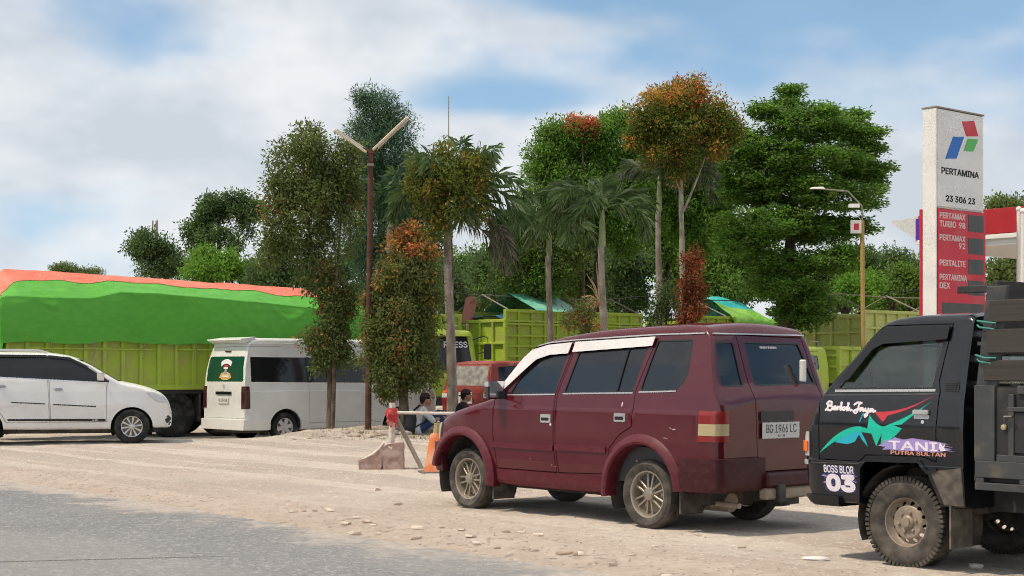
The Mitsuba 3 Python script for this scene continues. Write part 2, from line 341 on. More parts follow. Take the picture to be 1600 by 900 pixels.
# ---------------------------------------------------------------- vehicles: a lofted shell that is cut into panels
def pch(x, y, q):
    from scipy.interpolate import PchipInterpolator
    return PchipInterpolator(x, y)(q)
class Shell:
    """st: rows (x, bottom, top, width factor); Y: rows (z, half width); solid(t) is the body moved inwards by t."""
    def __init__(s, st, Y, r=.07, rb=.04, crown=.03, step=.045, zs=None):
        s.fd = min(1.9, (max(r[0] for r in st) - min(r[0] for r in st)) * .6); st = sorted(st); s.st = np.array(st, float); s.Y = np.array(sorted(Y), float); s.r, s.rb, s.crown = r, rb, crown
        xs = s.st[:, 0]
        q = [xs[0]]
        for a, b in zip(xs[:-1], xs[1:]):
            n = max(1, int(np.ceil((b - a) / step))); q += list(np.linspace(a, b, n + 1)[1:])
        s.x = np.array(q); s.zb, s.zt, s.w = (pch(xs, s.st[:, k], s.x) for k in (1, 2, 3))
        z0, z1 = s.zb.min(), s.zt.max()
        s.zs = np.array(sorted(set(list(np.linspace(z0, z1, 26)) + list(s.Y[:, 0]) + list(zs or []))))
    def solid(s, t=0.0):
        xm = (s.x[0] + s.x[-1]) / 2; L = s.x[-1] - s.x[0]
        X = xm + (s.x - xm) * (L - 2 * t) / L
        rings = []
        for x, zb, zt, w in zip(X, s.zb + t, s.zt - t, s.w):
            H = max(zt - zb, .02); r, rb = min(s.r, .45 * H), min(s.rb, .2 * H)
            hy = lambda z: np.maximum(.03, np.interp(z, s.Y[:, 0], s.Y[:, 1]) * w - t)
            z = np.clip(s.zs, zb + rb, zb + H - r); y = hy(z)
            pts = [(0, zb), (max(y[0] - rb, .01) * .5, zb), (max(y[0] - rb, .01), zb), (max(y[0] - .3 * rb, .015), zb + .3 * rb)] + list(zip(y, z))
            yt = y[-1]; rr = min(r, .8 * yt)
            for a in np.linspace(0, np.pi / 2, 6)[1:]: pts.append((yt - rr + rr * np.cos(a), zb + H - r + r * np.sin(a)))
            yc = yt - rr
            for f in (.66, .33, 0): pts.append((yc * f, zb + H + s.crown * (1 - f * f)))
            pts = np.array(pts); left = pts[1:-1]
            ring = np.vstack([pts, left[::-1] * [-1, 1]])
            rings.append(np.column_stack([np.full(len(ring), x), ring]))
        n, m = len(rings[0]), len(rings)
        V = np.vstack(rings + [[[X[0], 0, (rings[0][:, 2].min() + rings[0][:, 2].max()) / 2]], [[X[-1], 0, (rings[-1][:, 2].min() + rings[-1][:, 2].max()) / 2]]])
        F = []
        for i in range(m - 1):
            for j in range(n):
                a, b, c, d = i * n + j, i * n + (j + 1) % n, (i + 1) * n + (j + 1) % n, (i + 1) * n + j
                F += [(a, c, b), (a, d, c)]
        for j in range(n): F += [(m * n, j, (j + 1) % n), (m * n + 1, (m - 1) * n + (j + 1) % n, (m - 1) * n + j)]
        M = Manifold(Mesh(np.ascontiguousarray(V, np.float32), np.ascontiguousarray(F, np.uint32)))
        return M if M.volume() > 0 else Manifold(Mesh(np.ascontiguousarray(V, np.float32), np.ascontiguousarray(np.array(F)[:, ::-1], np.uint32)))
    def layer(s, t0, t1):
        """The skin between depths t0 (outer) and t1 (inner)."""
        return s.solid(t0) - s.solid(t1)

def half(m, side):
    """The part of a solid on the left (+1) or right (-1)."""
    return m.trim_by_plane((0, side, 0), 0.02)
def arc_band(sec, x, z, a0, a1, n=28):
    return mv(lathe_y(sec, n, math.radians(a0), math.radians(a1), True), x, 0, z)

def tyre_mesh(R, w, rim, tread=0):
    h = w / 2
    prof = [(rim - .012, -h * .72), (rim + .008, -h * .86), (rim + .03, -h * .96), ((R + rim) / 2 + .01, -h * 1.04), (R - .035, -h * .98), (R - .012, -h * .86), (R - .003, -h * .6)]
    for g in (-.36, 0, .36): prof += [(R, g * h - .010), (R - .008, g * h - .004), (R - .008, g * h + .004), (R, g * h + .010)]
    prof += [(r, -y) for r, y in prof[:7][::-1]] + [(rim - .012, h * .72)]
    m = lathe_y(prof, 56)
    if tread:
        bits = []
        for k in range(tread):
            for sgn in (-1, 1):
                b = box(-.012, .012, sgn * h * .98 - .010, sgn * h * .98 + .012, R - .034, R + .004, .003) if False else box(-.011, .011, min(sgn * h * .55, sgn * h * 1.03), max(sgn * h * .55, sgn * h * 1.03), R - .028, R + .006)
                bits.append(rot(b, (0, 1, 0), 360 * (k + .5 * (sgn > 0)) / tread))
        m = cat([m] + bits)
    return m
def rim_parts(R, w, style):
    """Rim meshes facing +y: {name: (mesh, material)}."""
    h = w / 2; o = {}
    lip = [(R * .80, h * .1), (R * .86, h * .55), (R * .93, h * .70), (R + .004, h * .80), (R + .006, h * .72), (R - .004, h * .6), (R - .012, -h * .7)]
    if style == 'steel':
        o['rim'] = (lathe_y([(R - .012, -h * .7), (R - .006, h * .5), (R + .006, h * .70), (R + .002, h * .80), (R * .93, h * .72), (R * .90, h * .45), (R * .86, h * .22), (R * .80, h * .12)], 48), 'steel_dirty')
        prof = [(R * .83, h * .10), (R * .74, h * .16), (R * .70, h * .30), (R * .62, h * .46), (R * .50, h * .50), (R * .30, h * .40), (.004, h * .40)]
        disc = tri2man(lathe_y(prof + [(r, y - .008) for r, y in prof[::-1]], 48, closed_prof=True))
        if disc.volume() < 0: disc = tri2man(trimesh.Trimesh(*(lambda m: (m.vertices, m.faces[:, ::-1]))(lathe_y(prof + [(r, y - .008) for r, y in prof[::-1]], 48, closed_prof=True)), process=False))
        for k in range(12): disc = disc - Manifold.cylinder(.2, .016, .016, 14, True).rotate((90, 0, 0)).translate((R * .735, h * .2, 0)).rotate((0, 360 * k / 12 + 8, 0))
        o['disc'] = (man2tri(disc), 'steel_dirty')
        o['hub'] = (cat([lathe_y([(.052, h * .38), (.050, h * .52), (.036, h * .66), (.034, h * .82), (.0, h * .86)], 24)]), 'steel_dirty')
        o['wheel_nut'] = [(rot(mv(lathe_y([(.013, h * .38), (.013, h * .58), (.009, h * .64), (0, h * .64)], 6), R * .40, 0, 0), (0, 1, 0), 360 * k / 6), 'steel_dirty') for k in range(6)]
        return o
    mat = 'alloy' if style == 'twin' else 'silver'
    o['rim'] = (lathe_y([(R - .012, -h * .7), (R - .006, h * .5), (R + .008, h * .74), (R + .002, h * .84), (R * .95, h * .80), (R * .90, h * .62), (R * .88, h * .2), (R * .88, -h * .6)], 48), mat)
    o['brake_disc'] = (lathe_y([(R * .86, -h * .35), (R * .86, -h * .3), (R * .2, -h * .2), (0, -h * .2)], 32), 'steel_dirty')
    sp = []
    if style == 'twin':
        for k in range(6):
            for d in (-9, 9):
                s_ = box(R * .20, R * .92, h * .36, h * .58, -.009, .009, .003); s_ = rot(s_, (0, 0, 1), -4)
                sp.append(rot(mv(rot(s_, (0, 1, 0), d * .7), 0, 0, -.014 * np.sign(d)), (0, 1, 0), 60 * k))
    elif style == 'ten':
        for k in range(10):
            pts = np.array([[r, y, z] for r, zz in ((R * .16, .008), (R * .93, .021)) for y in (h * .42, h * .70) for z in (-zz, zz)])
            sp.append(rot(man2tri(Manifold.hull_points(pts)), (0, 1, 0), 36 * k))
    else:
        for k in range(6):
            pts = np.array([[r, y, z] for r, zz in ((R * .2, .04), (R * .93, .05)) for y in (h * .5, h * .74) for z in (-zz, zz)])
            sp.append(rot(man2tri(Manifold.hull_points(pts)), (0, 1, 0), 60 * k))
    for q in sp: o.setdefault('spoke', []).append((q, mat))
    o['hub'] = (lathe_y([(R * .30, h * .4), (R * .27, h * .68), (R * .16, h * .76), (0, h * .78)], 28), mat)
    o['wheel_nut'] = [(rot(mv(lathe_y([(.009, h * .6), (.009, h * .76), (0, h * .78)], 6), R * .2, 0, 0), (0, 1, 0), 72 * k), 'steel_dirty') for k in range(5)]
    return o
def add_wheel(th, x, y, z, R, w, rim, style, rubber='rubber', tread=0, steer=0, spin=10, detail=True):
    """A wheel (tyre, rim, hub, spokes) centred at (x, y, z); its face looks outwards."""
    g = th.group('wheel'); out = 1 if y > 0 else -1
    def put(m):
        m = rot(m, (0, 1, 0), spin)
        if out < 0: m = rot(m, (0, 0, 1), 180)
        if steer: m = rot(m, (0, 0, 1), steer)
        return mv(m, x, y, z)
    th.part('tyre', put(tyre_mesh(R, w, rim, tread)), rubber, 35, g)
    if not detail:
        th.part('rim', put(lathe_y([(rim - .005, w * .3), (rim * .9, w * .2), (rim * .3, w * .1), (0, w * .1)], 32)), 'steel_dirty', 35, g); return
    for n, v in rim_parts(rim, w, style).items():
        if isinstance(v, list):
            for q, m in v: th.part(n, put(q), m, 30, g)
        else: th.part(n, put(v[0]), v[1], 35, g)
def well(th, x, z, R, y0, y1):
    m = cat([lathe_y([(R, y1), (R, y0), (0, y0)], 32, math.radians(-25), math.radians(205))])
    return mv(m, x, 0, z)

def panelled(th, sh, skin, doors, windows, paint, glass='tinted_glass', gap=.008, trims=(), name='body', wells=(), cuts=(), side=(1, -1), skip_glass=(), seal=.014):
    """Cut the skin into body and doors; windows are holes with a pane behind. doors/windows: (name, polygon in x-z, side) or (name, polygon in y-z, 'rear'/'front')."""
    L = sh.layer(0, skin)
    pane = sh.layer(.010, .016)
    W, keep = [], []
    def vol(pl, sd, grow=0.0):
        pl = pl.buffer(grow, join_style=2) if grow else pl
        if sd == 'rear': return prism_x(pl, sh.x[0] - 1, sh.x[0] + 1.0)
        if sd == 'front': return prism_x(pl, sh.x[-1] - sh.fd, sh.x[-1] + 1)
        return prism_y(pl, .05, 2) if sd > 0 else prism_y(pl, -2, -.05)
    for c in cuts: L = L - c
    holes = None
    for n, pl, sd in windows:
        v = vol(pl, sd); holes = v if holes is None else holes + v
        keep.append((n, pl, sd))
    body = L - holes if holes is not None else L
    for n, pl, sd in doors:
        d = (body ^ vol(pl, sd, -gap)); th_key = th.part(n, man2tri(d), paint, 30)
        body = body - vol(pl, sd)
        keep = [(a, b, c, *( [th_key] if (c == sd and pl.buffer(.02).contains(b.centroid)) else [])) if len((a, b, c)) == 3 else (a, b, c) for a, b, c in [k[:3] for k in keep]] if False else keep
        for i, k in enumerate(keep):
            if len(k) == 3 and k[2] == sd and pl.contains(k[1].centroid): keep[i] = (*k, th_key)
    th.part(name, man2tri(body), paint, 30)
    for k in keep:
        if k[0] in skip_glass: continue
        wk = th.part(k[0], man2tri(pane ^ vol(k[1], k[2], .004)), glass, 30, k[3] if len(k) > 3 else None)
        ring = k[1].buffer(.003).difference(k[1].buffer(-seal))
        th.part('window_seal', man2tri((sh.solid(.001) - sh.solid(.011)) ^ vol(ring, k[2])), 'black_plastic', 30, k[3] if len(k) > 3 else None)

def on_skin(sh, pl, sd, t0=-.003, t1=.001, x=None):
    """Matter lying on the body over a polygon: trims, badges, stickers."""
    L = sh.solid(t0) - sh.solid(t1)
    if sd == 'rear': return man2tri(L ^ prism_x(pl, sh.x[0] - 1, sh.x[0] + .9))
    if sd == 'front': return man2tri(L ^ prism_x(pl, sh.x[-1] - sh.fd, sh.x[-1] + 1))
    return man2tri(L ^ (prism_y(pl, .05, 2) if sd > 0 else prism_y(pl, -2, -.05)))
def rect(x0, z0, x1, z1, r=0.0): return poly([(x0, z0), (x1, z0), (x1, z1), (x0, z1)], r)
def flipx(pl): return aff.scale(pl, -1, 1, origin=(0, 0))
# ---------------------------------------------------------------- maroon people carrier in front
VF = np.array([-.643, .766]); VL = np.array([-.766, -.643])
def build_suv():
    P0 = np.array([1.191, 13.33]) - VL * .73
    g = float(np.mean(ground_z([1.19, -.47, 2.3, .6], [13.3, 15.3, 14.2, 16.2])))
    th = Thing('people_carrier', 'dark maroon boxy people carrier with white rain guards over its side windows', 'car', frame(P0, VF, g))
    st = [(-.875, .50, 1.10, .84), (-.865, .46, 1.14, .90), (-.84, .42, 1.19, .945), (-.80, .40, 1.27, .965), (-.745, .39, 1.47, .975), (-.685, .37, 1.69, .98), (-.655, .36, 1.745, .985), (-.58, .35, 1.785, .99), (-.33, .34, 1.80, 1), (.47, .30, 1.785, 1), (1.10, .29, 1.735, 1), (1.42, .29, 1.685, 1),
          (1.60, .29, 1.62, .995), (1.72, .29, 1.50, .99), (2.04, .30, 1.20, .985), (2.14, .30, 1.135, .985), (2.45, .31, 1.06, .985), (2.75, .33, .99, .965), (2.95, .36, .92, .92), (3.07, .38, .86, .85), (3.15, .40, .80, .75), (3.19, .44, .74, .66), (3.205, .50, .68, .60)]
    Y = [(.25, .765), (.42, .785), (.55, .80), (.80, .803), (1.035, .797), (1.055, .786), (1.2, .765), (1.45, .71), (1.70, .645), (1.8, .62)]
    sh = Shell(st, Y, r=.075, rb=.05, crown=.035)
    arches = [prism_y(Polygon([(x + .435 * np.cos(a), .33 + .435 * np.sin(a)) for a in np.linspace(0, 2 * np.pi, 48)]), y0, y1) for x in (0, 2.56) for y0, y1 in ((.35, 1.2), (-1.2, -.35))]
    fd = poly([(1.12, .44), (1.16, .72), (1.165, 1.18), (1.00, 1.655), (1.30, 1.640), (1.585, 1.575), (1.80, 1.40), (2.075, 1.145), (2.085, .80), (2.02, .44)])
    rd = poly([(.985, 1.655), (1.145, 1.18), (1.14, .72), (1.10, .44), (.44, .46), (.40, .70), (.26, .83), (.115, .90), (.10, 1.217), (-.06, 1.685), (.5, 1.685)])
    wF = poly([(1.86, 1.172), (1.64, 1.47), (1.50, 1.585), (1.30, 1.622), (1.065, 1.630), (1.18, 1.182)], .012)
    wR = poly([(1.06, 1.190), (.92, 1.638), (.015, 1.668), (.14, 1.208)], .012)
    wQ = poly([(.060, 1.217), (-.065, 1.672), (-.495, 1.675), (-.505, 1.385), (-.465, 1.29), (-.39, 1.229)], .03)
    tg = poly([(.33, 1.715), (.285, 1.17), (.255, .525), (-.655, .525), (-.655, 1.2), (-.56, 1.70)])
    bigw = poly([(.245, 1.655), (-.50, 1.65), (-.625, 1.285), (.225, 1.262)], .02)
    smw = poly([(.605, 1.645), (.375, 1.655), (.355, 1.262), (.645, 1.262)], .02)
    ws = poly([(.60, 1.60), (-.60, 1.60), (-.70, 1.17), (.70, 1.17)], .03)
    panelled(th, sh, .035,
             [('front_door', fd, 1), ('rear_door', rd, 1), ('front_door', fd, -1), ('rear_door', rd, -1), ('tailgate', tg, 'rear')],
             [('window', wF, 1), ('window', wR, 1), ('window', wQ, 1), ('window', wF, -1), ('window', wR, -1), ('window', wQ, -1), ('window', bigw, 'rear'), ('window', smw, 'rear'), ('windscreen', ws, 'front')],
             'maroon_paint', cuts=arches)
    for x in (0, 2.56):
        for sd in (1, -1):
            sec = [(.415, .70), (.415, .815), (.425, .832), (.445, .838), (.478, .826), (.512, .803), (.515, .76), (.50, .70)]
            if sd < 0: sec = [(r, -y) for r, y in sec][::-1]
            a0, a1 = (-8, 176) if x == 0 else (12, 188)
            th.part('wheel_arch_flare', arc_band(sec, x, .33, a0, a1, 36), 'maroon_trim', 35)
            th.part('wheel_arch_liner', well(th, x, .33, .43, sd * .42, sd * .76), 'underseal')
        th.part('axle', tube([(x, -.6, .30), (x, .6, .30)], .045), 'underseal')
    for sd in (1, -1):
        th.part('sill', on_skin(sh, rect(.44, .27, 2.02, .435), sd, -.014, .01), 'maroon_trim')
        th.part('side_moulding', on_skin(sh, rect(1.165, .645, 2.11, .70, .006), sd, -.014, .004), 'maroon_trim')
        th.part('side_moulding', on_skin(sh, rect(.445, .655, 1.125, .71, .006), sd, -.014, .004), 'maroon_trim')
        # white rain guards over the side windows
        th.part('rain_guard', on_skin(sh, poly([(1.985, 1.235), (1.77, 1.475), (1.585, 1.605), (1.36, 1.650), (1.03, 1.668), (1.06, 1.565), (1.32, 1.553), (1.50, 1.51), (1.68, 1.39), (1.95, 1.20)], .006), sd, -.030, -.022), 'visor_white')
        th.part('rain_guard', on_skin(sh, poly([(.985, 1.672), (-.055, 1.704), (-.035, 1.622), (1.005, 1.577)], .006), sd, -.030, -.022), 'visor_white')
        th.part('window_bar', on_skin(sh, poly([(.355, 1.2), (.338, 1.2), (.255, 1.67), (.272, 1.67)]), sd, -.001, .016), 'gloss_black')
        for a, b in (((1.88, 1.166), (1.175, 1.178)), ((1.06, 1.186), (.135, 1.204)), ((.06, 1.212), (-.39, 1.224))):
            th.part('window_trim', on_skin(sh, LineString([a, b]).buffer(.006, cap_style=2), sd, -.006, .006), 'silver')
        # roof gutter
        th.part('roof_rail', on_skin(sh, LineString([(2.03, 1.245), (1.81, 1.475), (1.60, 1.635), (1.36, 1.672), (1.0, 1.692), (0, 1.722), (-.62, 1.725)]).buffer(.006, cap_style=2), sd, -.012, .004), 'silver')
        for hx, hz in ((1.27, .95), (.263, .982)):
            th.part('door_handle', on_skin(sh, rect(hx - .072, hz - .040, hx + .072, hz + .040, .012), sd, -.010, .002), 'chrome')
            th.part('handle_grip', on_skin(sh, rect(hx - .045, hz - .022, hx + .055, hz + .008, .01), sd, -.016, -.009), 'gloss_black')
        th.part('mirror_arm', man2tri(Manifold.hull_points(np.array([(1.93 + a, sd * (.70 + b), 1.15 + c) for a in (-.03, .03) for b in (0, .16) for c in (-.02, .05)]))), 'black_plastic')
        shell_ = Manifold.hull_points(np.array([(1.97 + a, sd * (.87 + b), 1.215 + c) for a, b, c in [(x, y, z) for x in (-.03, .035) for y in (-.085, .085) for z in (-.07, .07)] + [(-.045, q, w) for q in (-.1, .1) for w in (-.09, .085)] + [(.06, q, w) for q in (-.06, .06) for w in (-.05, .05)]]))
        m = th.part('mirror_housing', man2tri(shell_.trim_by_plane((0, 0, -1), -1.245)), 'gloss_black', 40)
        th.part('mirror_cap', man2tri(shell_.trim_by_plane((0, 0, 1), 1.247)), 'chrome', 40)
        th.part('mirror_glass', box(1.922, 1.924, sd * .87 - .085, sd * .87 + .085, 1.14, 1.285), 'chrome', parent=m)
        hl = th.part('headlight', man2tri((sh.solid(-.012) - sh.solid(.004)) ^ prism_y(poly([(3.0, .90), (3.05, .73), (3.30, .71), (3.2, .90)]), sd * .66 - .2 * (sd < 0) - .0, sd * .66 + .2 * (sd > 0)) if sd > 0 else (sh.solid(-.012) - sh.solid(.004)) ^ prism_y(poly([(3.0, .90), (3.05, .73), (3.30, .71), (3.2, .90)]), -.86, -.40)) if False else man2tri((sh.solid(-.012) - sh.solid(.004)) ^ prism_y(poly([(2.96, .865), (3.02, .70), (3.30, .69), (3.25, .865)]), .42 if sd > 0 else -.86, .86 if sd > 0 else -.42)), 'lamp_clear')
        # tail lights, three bands round the corner
        for z0, z1, m in ((.798, .848, 'lamp_red'), (.850, .950, 'lamp_cream'), (.952, 1.058, 'lamp_red')):
            c = (sh.solid(-.014) - sh.solid(.004)) ^ tri2man(box(-1.2, -.685, .635 if sd > 0 else -1, 1 if sd > 0 else -.635, z0, z1))
            th.part('tail_light', man2tri(c), m)
        th.part('mud_flap', box(2.06, 2.085, .52 if sd > 0 else -.79, .79 if sd > 0 else -.52, .13, .40), 'rubber')
        th.part('mud_flap', rot(box(-.475, -.455, .52 if sd > 0 else -.79, .79 if sd > 0 else -.52, .17, .42), (0, 1, 0), 0), 'rubber')
        # rear bumper corners
        bump = (sh.solid(-.055) - sh.solid(.02)) ^ tri2man(box(-1.3, -.50, .215 if sd > 0 else -1.2, 1.2 if sd > 0 else -.64, .37, .655))
        th.part('bumper_corner', man2tri(bump), 'maroon_dull', 30)
    lip = (sh.solid(-.045) - sh.solid(.02)) ^ tri2man(box(2.9, 3.6, -1, 1, .37, .66))
    th.part('front_bumper', man2tri(lip), 'maroon_dull')
    th.part('grille', on_skin(sh, rect(-.38, .70, .38, .85, .02), 'front', -.008, .004), 'gloss_black')
    th.part('bumper_bar', box(-.98, -.87, -.62, .24, .395, .52, .02), 'maroon_dull')
    th.part('bumper_bar', box(-.965, -.87, -.60, .24, .29, .39, .015), 'steel_dirty', label='dirty lower steel bar of the rear bumper')
    th.part('tow_bracket', box(-1.0, -.9, .02, .12, .26, .42, .01), 'steel_black')
    th.part('tailgate_sill', on_skin(sh, rect(-.655, .455, .25, .515), 'rear', -.02, .01), 'maroon_dull')
    for i, (x, z, rx, rz, ang) in enumerate(((1.205, .895, .012, .014, 0), (.255, 1.10, .005, .022, 12), (.05, .60, .010, .005, 0), (1.14, .50, .010, .004, 0), (1.19, .51, .006, .006, 0), (-.36, .905, .016, .004, 20), (-.40, .895, .022, .003, -8), (-.30, .815, .030, .004, 6), (.35, .58, .006, .006, 0), (1.5, .56, .005, .007, 0))):
        chip_ = aff.translate(aff.rotate(aff.scale(Point(0, 0).buffer(1, 4), rx, rz), ang), x, z)
        th.part('paint_chip', on_skin(sh, chip_, 1, -.0015, .001), 'decal_white' if i in (0, 1, 6) else 'steel_dirty', False)
    pl = th.part('number_plate', box(-.902, -.892, -.275, .22, .812, .952, .003), 'plate_white')
    t = text_poly('BG 1966 LC', .072); b = t.bounds; t = aff.translate(aff.scale(t, .40 / (b[2] - b[0]), 1.0, origin=(0, 0)), 0, 0)
    b = t.bounds; tt = aff.translate(t, -(b[0] + b[2]) / 2, .862)
    th.part('plate_lettering', man2tri(prism_x(aff.translate(flipx(tt), -.028, 0), -.9045, -.901)), 'ink_black', False, pl)
    t = text_poly('02 - 28', .018); t = aff.translate(t, -(t.bounds[0] + t.bounds[2]) / 2, .826)
    th.part('plate_lettering', man2tri(prism_x(aff.translate(flipx(t), -.028, 0), -.9045, -.901)), 'ink_black', False, pl)
    th.part('plate_recess', on_skin(sh, rect(-.215, .962, .23, 1.048, .02), 'rear', -.018, .004), 'black_plastic')
    t = text_poly('Solution Business', .020, True); t = aff.translate(flipx(t), .04, 1.598)
    th.part('window_sticker', on_skin(sh, t, 'rear', .0075, .010), 'decal_white', False)
    th.part('lock_badge', mv(lathe_y([(.014, 0), (.012, .006), (0, .008)], 16), 0, 0, 0).apply_transform(trimesh.transformations.rotation_matrix(math.pi / 2, (0, 0, 1))).apply_translation((-.86, .06, 1.085)), 'chrome')
    th.part('washer_nozzle', box(-.868, -.852, -.10, -.07, 1.145, 1.158), 'chrome')
    th.part('rear_mirror', box(-.86, -.80, -.43, -.385, 1.30, 1.50, .012), 'ivory_paint')
    th.part('roof_trim', on_skin(sh, rect(-.60, 1.715, .60, 1.727), 'rear', -.012, .006), 'silver')
    th.part('exhaust_pipe', tube([(-.2, .45, .27), (-.55, .47, .25), (-.86, .47, .245)], .024), 'steel_dirty')
    th.part('undertray', box(-.6, 2.9, -.55, .55, .24, .345), 'underseal')
    th.part('silencer', tube([(-.15, .30, .25), (-.62, .30, .25)], .085, 12), 'steel_dirty')
    for x, yy in ((0, .64), (2.56, .64)):
        for sd in (1, -1):
            add_wheel(th, x, sd * yy, .305, .312, .20, .207, 'twin', spin=8 + 20 * (x == 0), steer=0)
    th.part('interior', cat([box(-.5, 2.0, -.66, .66, .40, .72), box(1.5, 1.62, -.6, -.12, .7, 1.25, .03), box(1.5, 1.62, .12, .6, .7, 1.25, .03), box(.45, .58, -.6, .6, .7, 1.2, .03), box(-.4, -.3, -.6, .6, .7, 1.15, .03)]), 'seat_grey')
build_suv()
# ---------------------------------------------------------------- black pickup truck at the right edge
def build_pickup():
    P0 = np.array([2.82, 10.73]) - VL * .72
    g = float(np.mean(ground_z([2.82, 3.9], [10.73, 11.6])))
    th = Thing('pickup_truck', 'black cab-over pickup truck with colourful door stickers and a wooden slatted bed', 'pickup truck', frame(P0, VF, g))
    st = [(-.50, .45, 1.78, .985), (-.47, .45, 1.80, .995), (-.1, .45, 1.80, 1), (.12, .45, 1.785, 1), (.235, .45, 1.755, 1), (.315, .44, 1.69, 1), (.42, .43, 1.57, .995), (.735, .42, 1.215, .985), (.80, .44, 1.10, .975), (.845, .48, 1.02, .96), (.885, .54, .96, .93), (.91, .62, .90, .88), (.918, .68, .86, .85)]
    Y = [(.40, .765), (.60, .785), (.735, .80), (.74, .795), (1.0, .80), (1.2, .785), (1.24, .775), (1.5, .72), (1.72, .665), (1.8, .65)]
    sh = Shell(st, Y, r=.07, rb=.03, crown=.03)
    ar = poly([(.40, .2), (.385, .44), (.352, .70), (.300, .752), (-.15, .762), (-.215, .69), (-.325, .44), (-.335, .2)], .03)
    cuts = [prism_y(ar, .30, 1.2), prism_y(ar, -1.2, -.30)]
    door = poly([(.74, .74), (.74, 1.20), (.715, 1.235), (.29, 1.70), (.22, 1.735), (-.345, 1.735), (-.295, 1.34), (-.312, 1.25), (-.295, 1.0), (-.295, .765), (-.17, .80), (.30, .79), (.36, .74)])
    win = poly([(.60, 1.262), (.245, 1.655), (.20, 1.672), (-.305, 1.672), (-.25, 1.275)], .012)
    ws = poly([(.60, 1.68), (-.60, 1.68), (-.70, 1.25), (.70, 1.25)], .03)
    rw = poly([(.5, 1.6), (-.5, 1.6), (-.5, 1.25), (.5, 1.25)], .03)
    panelled(th, sh, .04, [('door', door, 1), ('door', door, -1)], [('window', win, 1), ('window', win, -1), ('windscreen', ws, 'front'), ('rear_window', rw, 'rear')], 'black_paint', glass='clear_glass', cuts=cuts, name='cab')
    for sd in (1, -1):
        vis = poly([(.545, 1.335), (.525, 1.375), (.255, 1.69), (.22, 1.715), (-.335, 1.722), (-.325, 1.625), (.20, 1.60), (.285, 1.565), (.475, 1.335)], .008)
        th.part('rain_guard', on_skin(sh, vis, sd, -.030, -.022), 'gloss_black')
        th.part('window_trim', on_skin(sh, LineString([(.60, 1.255), (-.27, 1.268)]).buffer(.009, cap_style=2), sd, -.006, .004), 'silver')
        th.part('belt_moulding', on_skin(sh, LineString([(.70, 1.222), (-.30, 1.243)]).buffer(.005, cap_style=2), sd, -.004, .004), 'steel_worn')
        th.part('vent_grille', on_skin(sh, rect(-.455, 1.262, -.335, 1.335, .006), sd, -.006, .004), 'black_plastic')
        for k in range(4): th.part('vent_slat', on_skin(sh, rect(-.44, 1.275 + .014 * k, -.35, 1.281 + .014 * k), sd, -.012, -.004), 'steel_black')
        for k in range(3): th.part('fender_louvre', on_skin(sh, rect(-.46, .585 + .033 * k, -.36, .598 + .033 * k, .004), sd, -.008, .004), 'black_dusty')
        th.part('fender', on_skin(sh, poly([(-.245, .70), (-.49, .735), (-.495, .47), (-.345, .47)], .008), sd, -.006, .004), 'black_dusty', label='dust-covered lower fender panel with louvres')
        th.part('lower_panel_seam', on_skin(sh, LineString([(.82, .715), (.36, .728)]).buffer(.004, cap_style=2), sd, -.004, .004), 'steel_worn')
        arc = LineString([(.385, .44), (.357, .70), (.303, .757), (-.152, .768), (-.22, .695), (-.30, .715)]).buffer(.012, cap_style=2)
        th.part('wheel_arch_lip', on_skin(sh, arc, sd, -.014, .01), 'black_paint')
        th.part('door_handle', on_skin(sh, rect(-.235, 1.098, -.108, 1.130, .008), sd, -.022, -.004), 'silver')
        th.part('handle_recess', on_skin(sh, rect(-.235, 1.066, -.11, 1.094, .01), sd, -.004, .004), 'silver')
        th.part('door_lock', on_skin(sh, Point(-.185, 1.045).buffer(.013), sd, -.008, .002), 'chrome')
        th.part('headlight', man2tri((sh.solid(-.010) - sh.solid(.006)) ^ tri2man(box(.835, 1.1, .50 if sd > 0 else -.9, .9 if sd > 0 else -.50, .765, .945))), 'lamp_clear')
        th.part('turn_signal', man2tri((sh.solid(-.020) - sh.solid(.0)) ^ tri2man(box(.845, 1.1, .655 if sd > 0 else -.9, .9 if sd > 0 else -.655, .80, .875))), 'lamp_orange')
        th.part('marker_lamp', man2tri((sh.solid(-.012) - sh.solid(.0)) ^ tri2man(box(.845, 1.1, .70 if sd > 0 else -.9, .9 if sd > 0 else -.70, .70, .735))), 'lamp_clear')
        th.part('wheel_arch_liner', well(th, .03, .33, .40, sd * .34, sd * .72), 'underseal')
        th.part('mud_flap', box(-.40, -.385, .52 if sd > 0 else -.78, .78 if sd > 0 else -.52, .17, .47), 'black_dusty')
    th.part('bumper', man2tri((sh.solid(-.03) - sh.solid(.03)) ^ tri2man(box(.55, 1.2, -1, 1, .40, .475))), 'gloss_black')
    th.part('grille', on_skin(sh, rect(-.45, .76, .45, .94, .02), 'front', -.008, .004), 'black_plastic')
    th.part('tow_hook', tube([(.42, .55, .42), (.40, .55, .36), (.36, .55, .345), (.33, .55, .38), (.34, .55, .44)], .012), 'rust_brown')
    th.part('undertray', box(-.45, .62, -.5, .5, .40, .455), 'underseal')
    th.part('wiper', tube([(.68, .2, 1.30), (.45, .62, 1.56)], .008), 'black_plastic')
    # inside of the cab
    for y in (.36, -.36):
        th.part('seat', box(-.35, .12, y - .24, y + .24, .72, .96, .04), 'seat_grey')
        th.part('seat_back', rot(box(-.42, -.30, y - .23, y + .23, .92, 1.42, .04), (0, 1, 0), -8, (-.36, y, .95)), 'seat_grey')
        th.part('headrest', box(-.46, -.37, y - .12, y + .12, 1.42, 1.58, .03), 'seat_grey')
    th.part('dashboard', man2tri(Manifold.hull_points(np.array([(x, y, z) for y in (-.68, .68) for x, z in ((.50, .8), (.68, 1.16), (.42, 1.17), (.36, 1.0))]))), 'black_plastic')
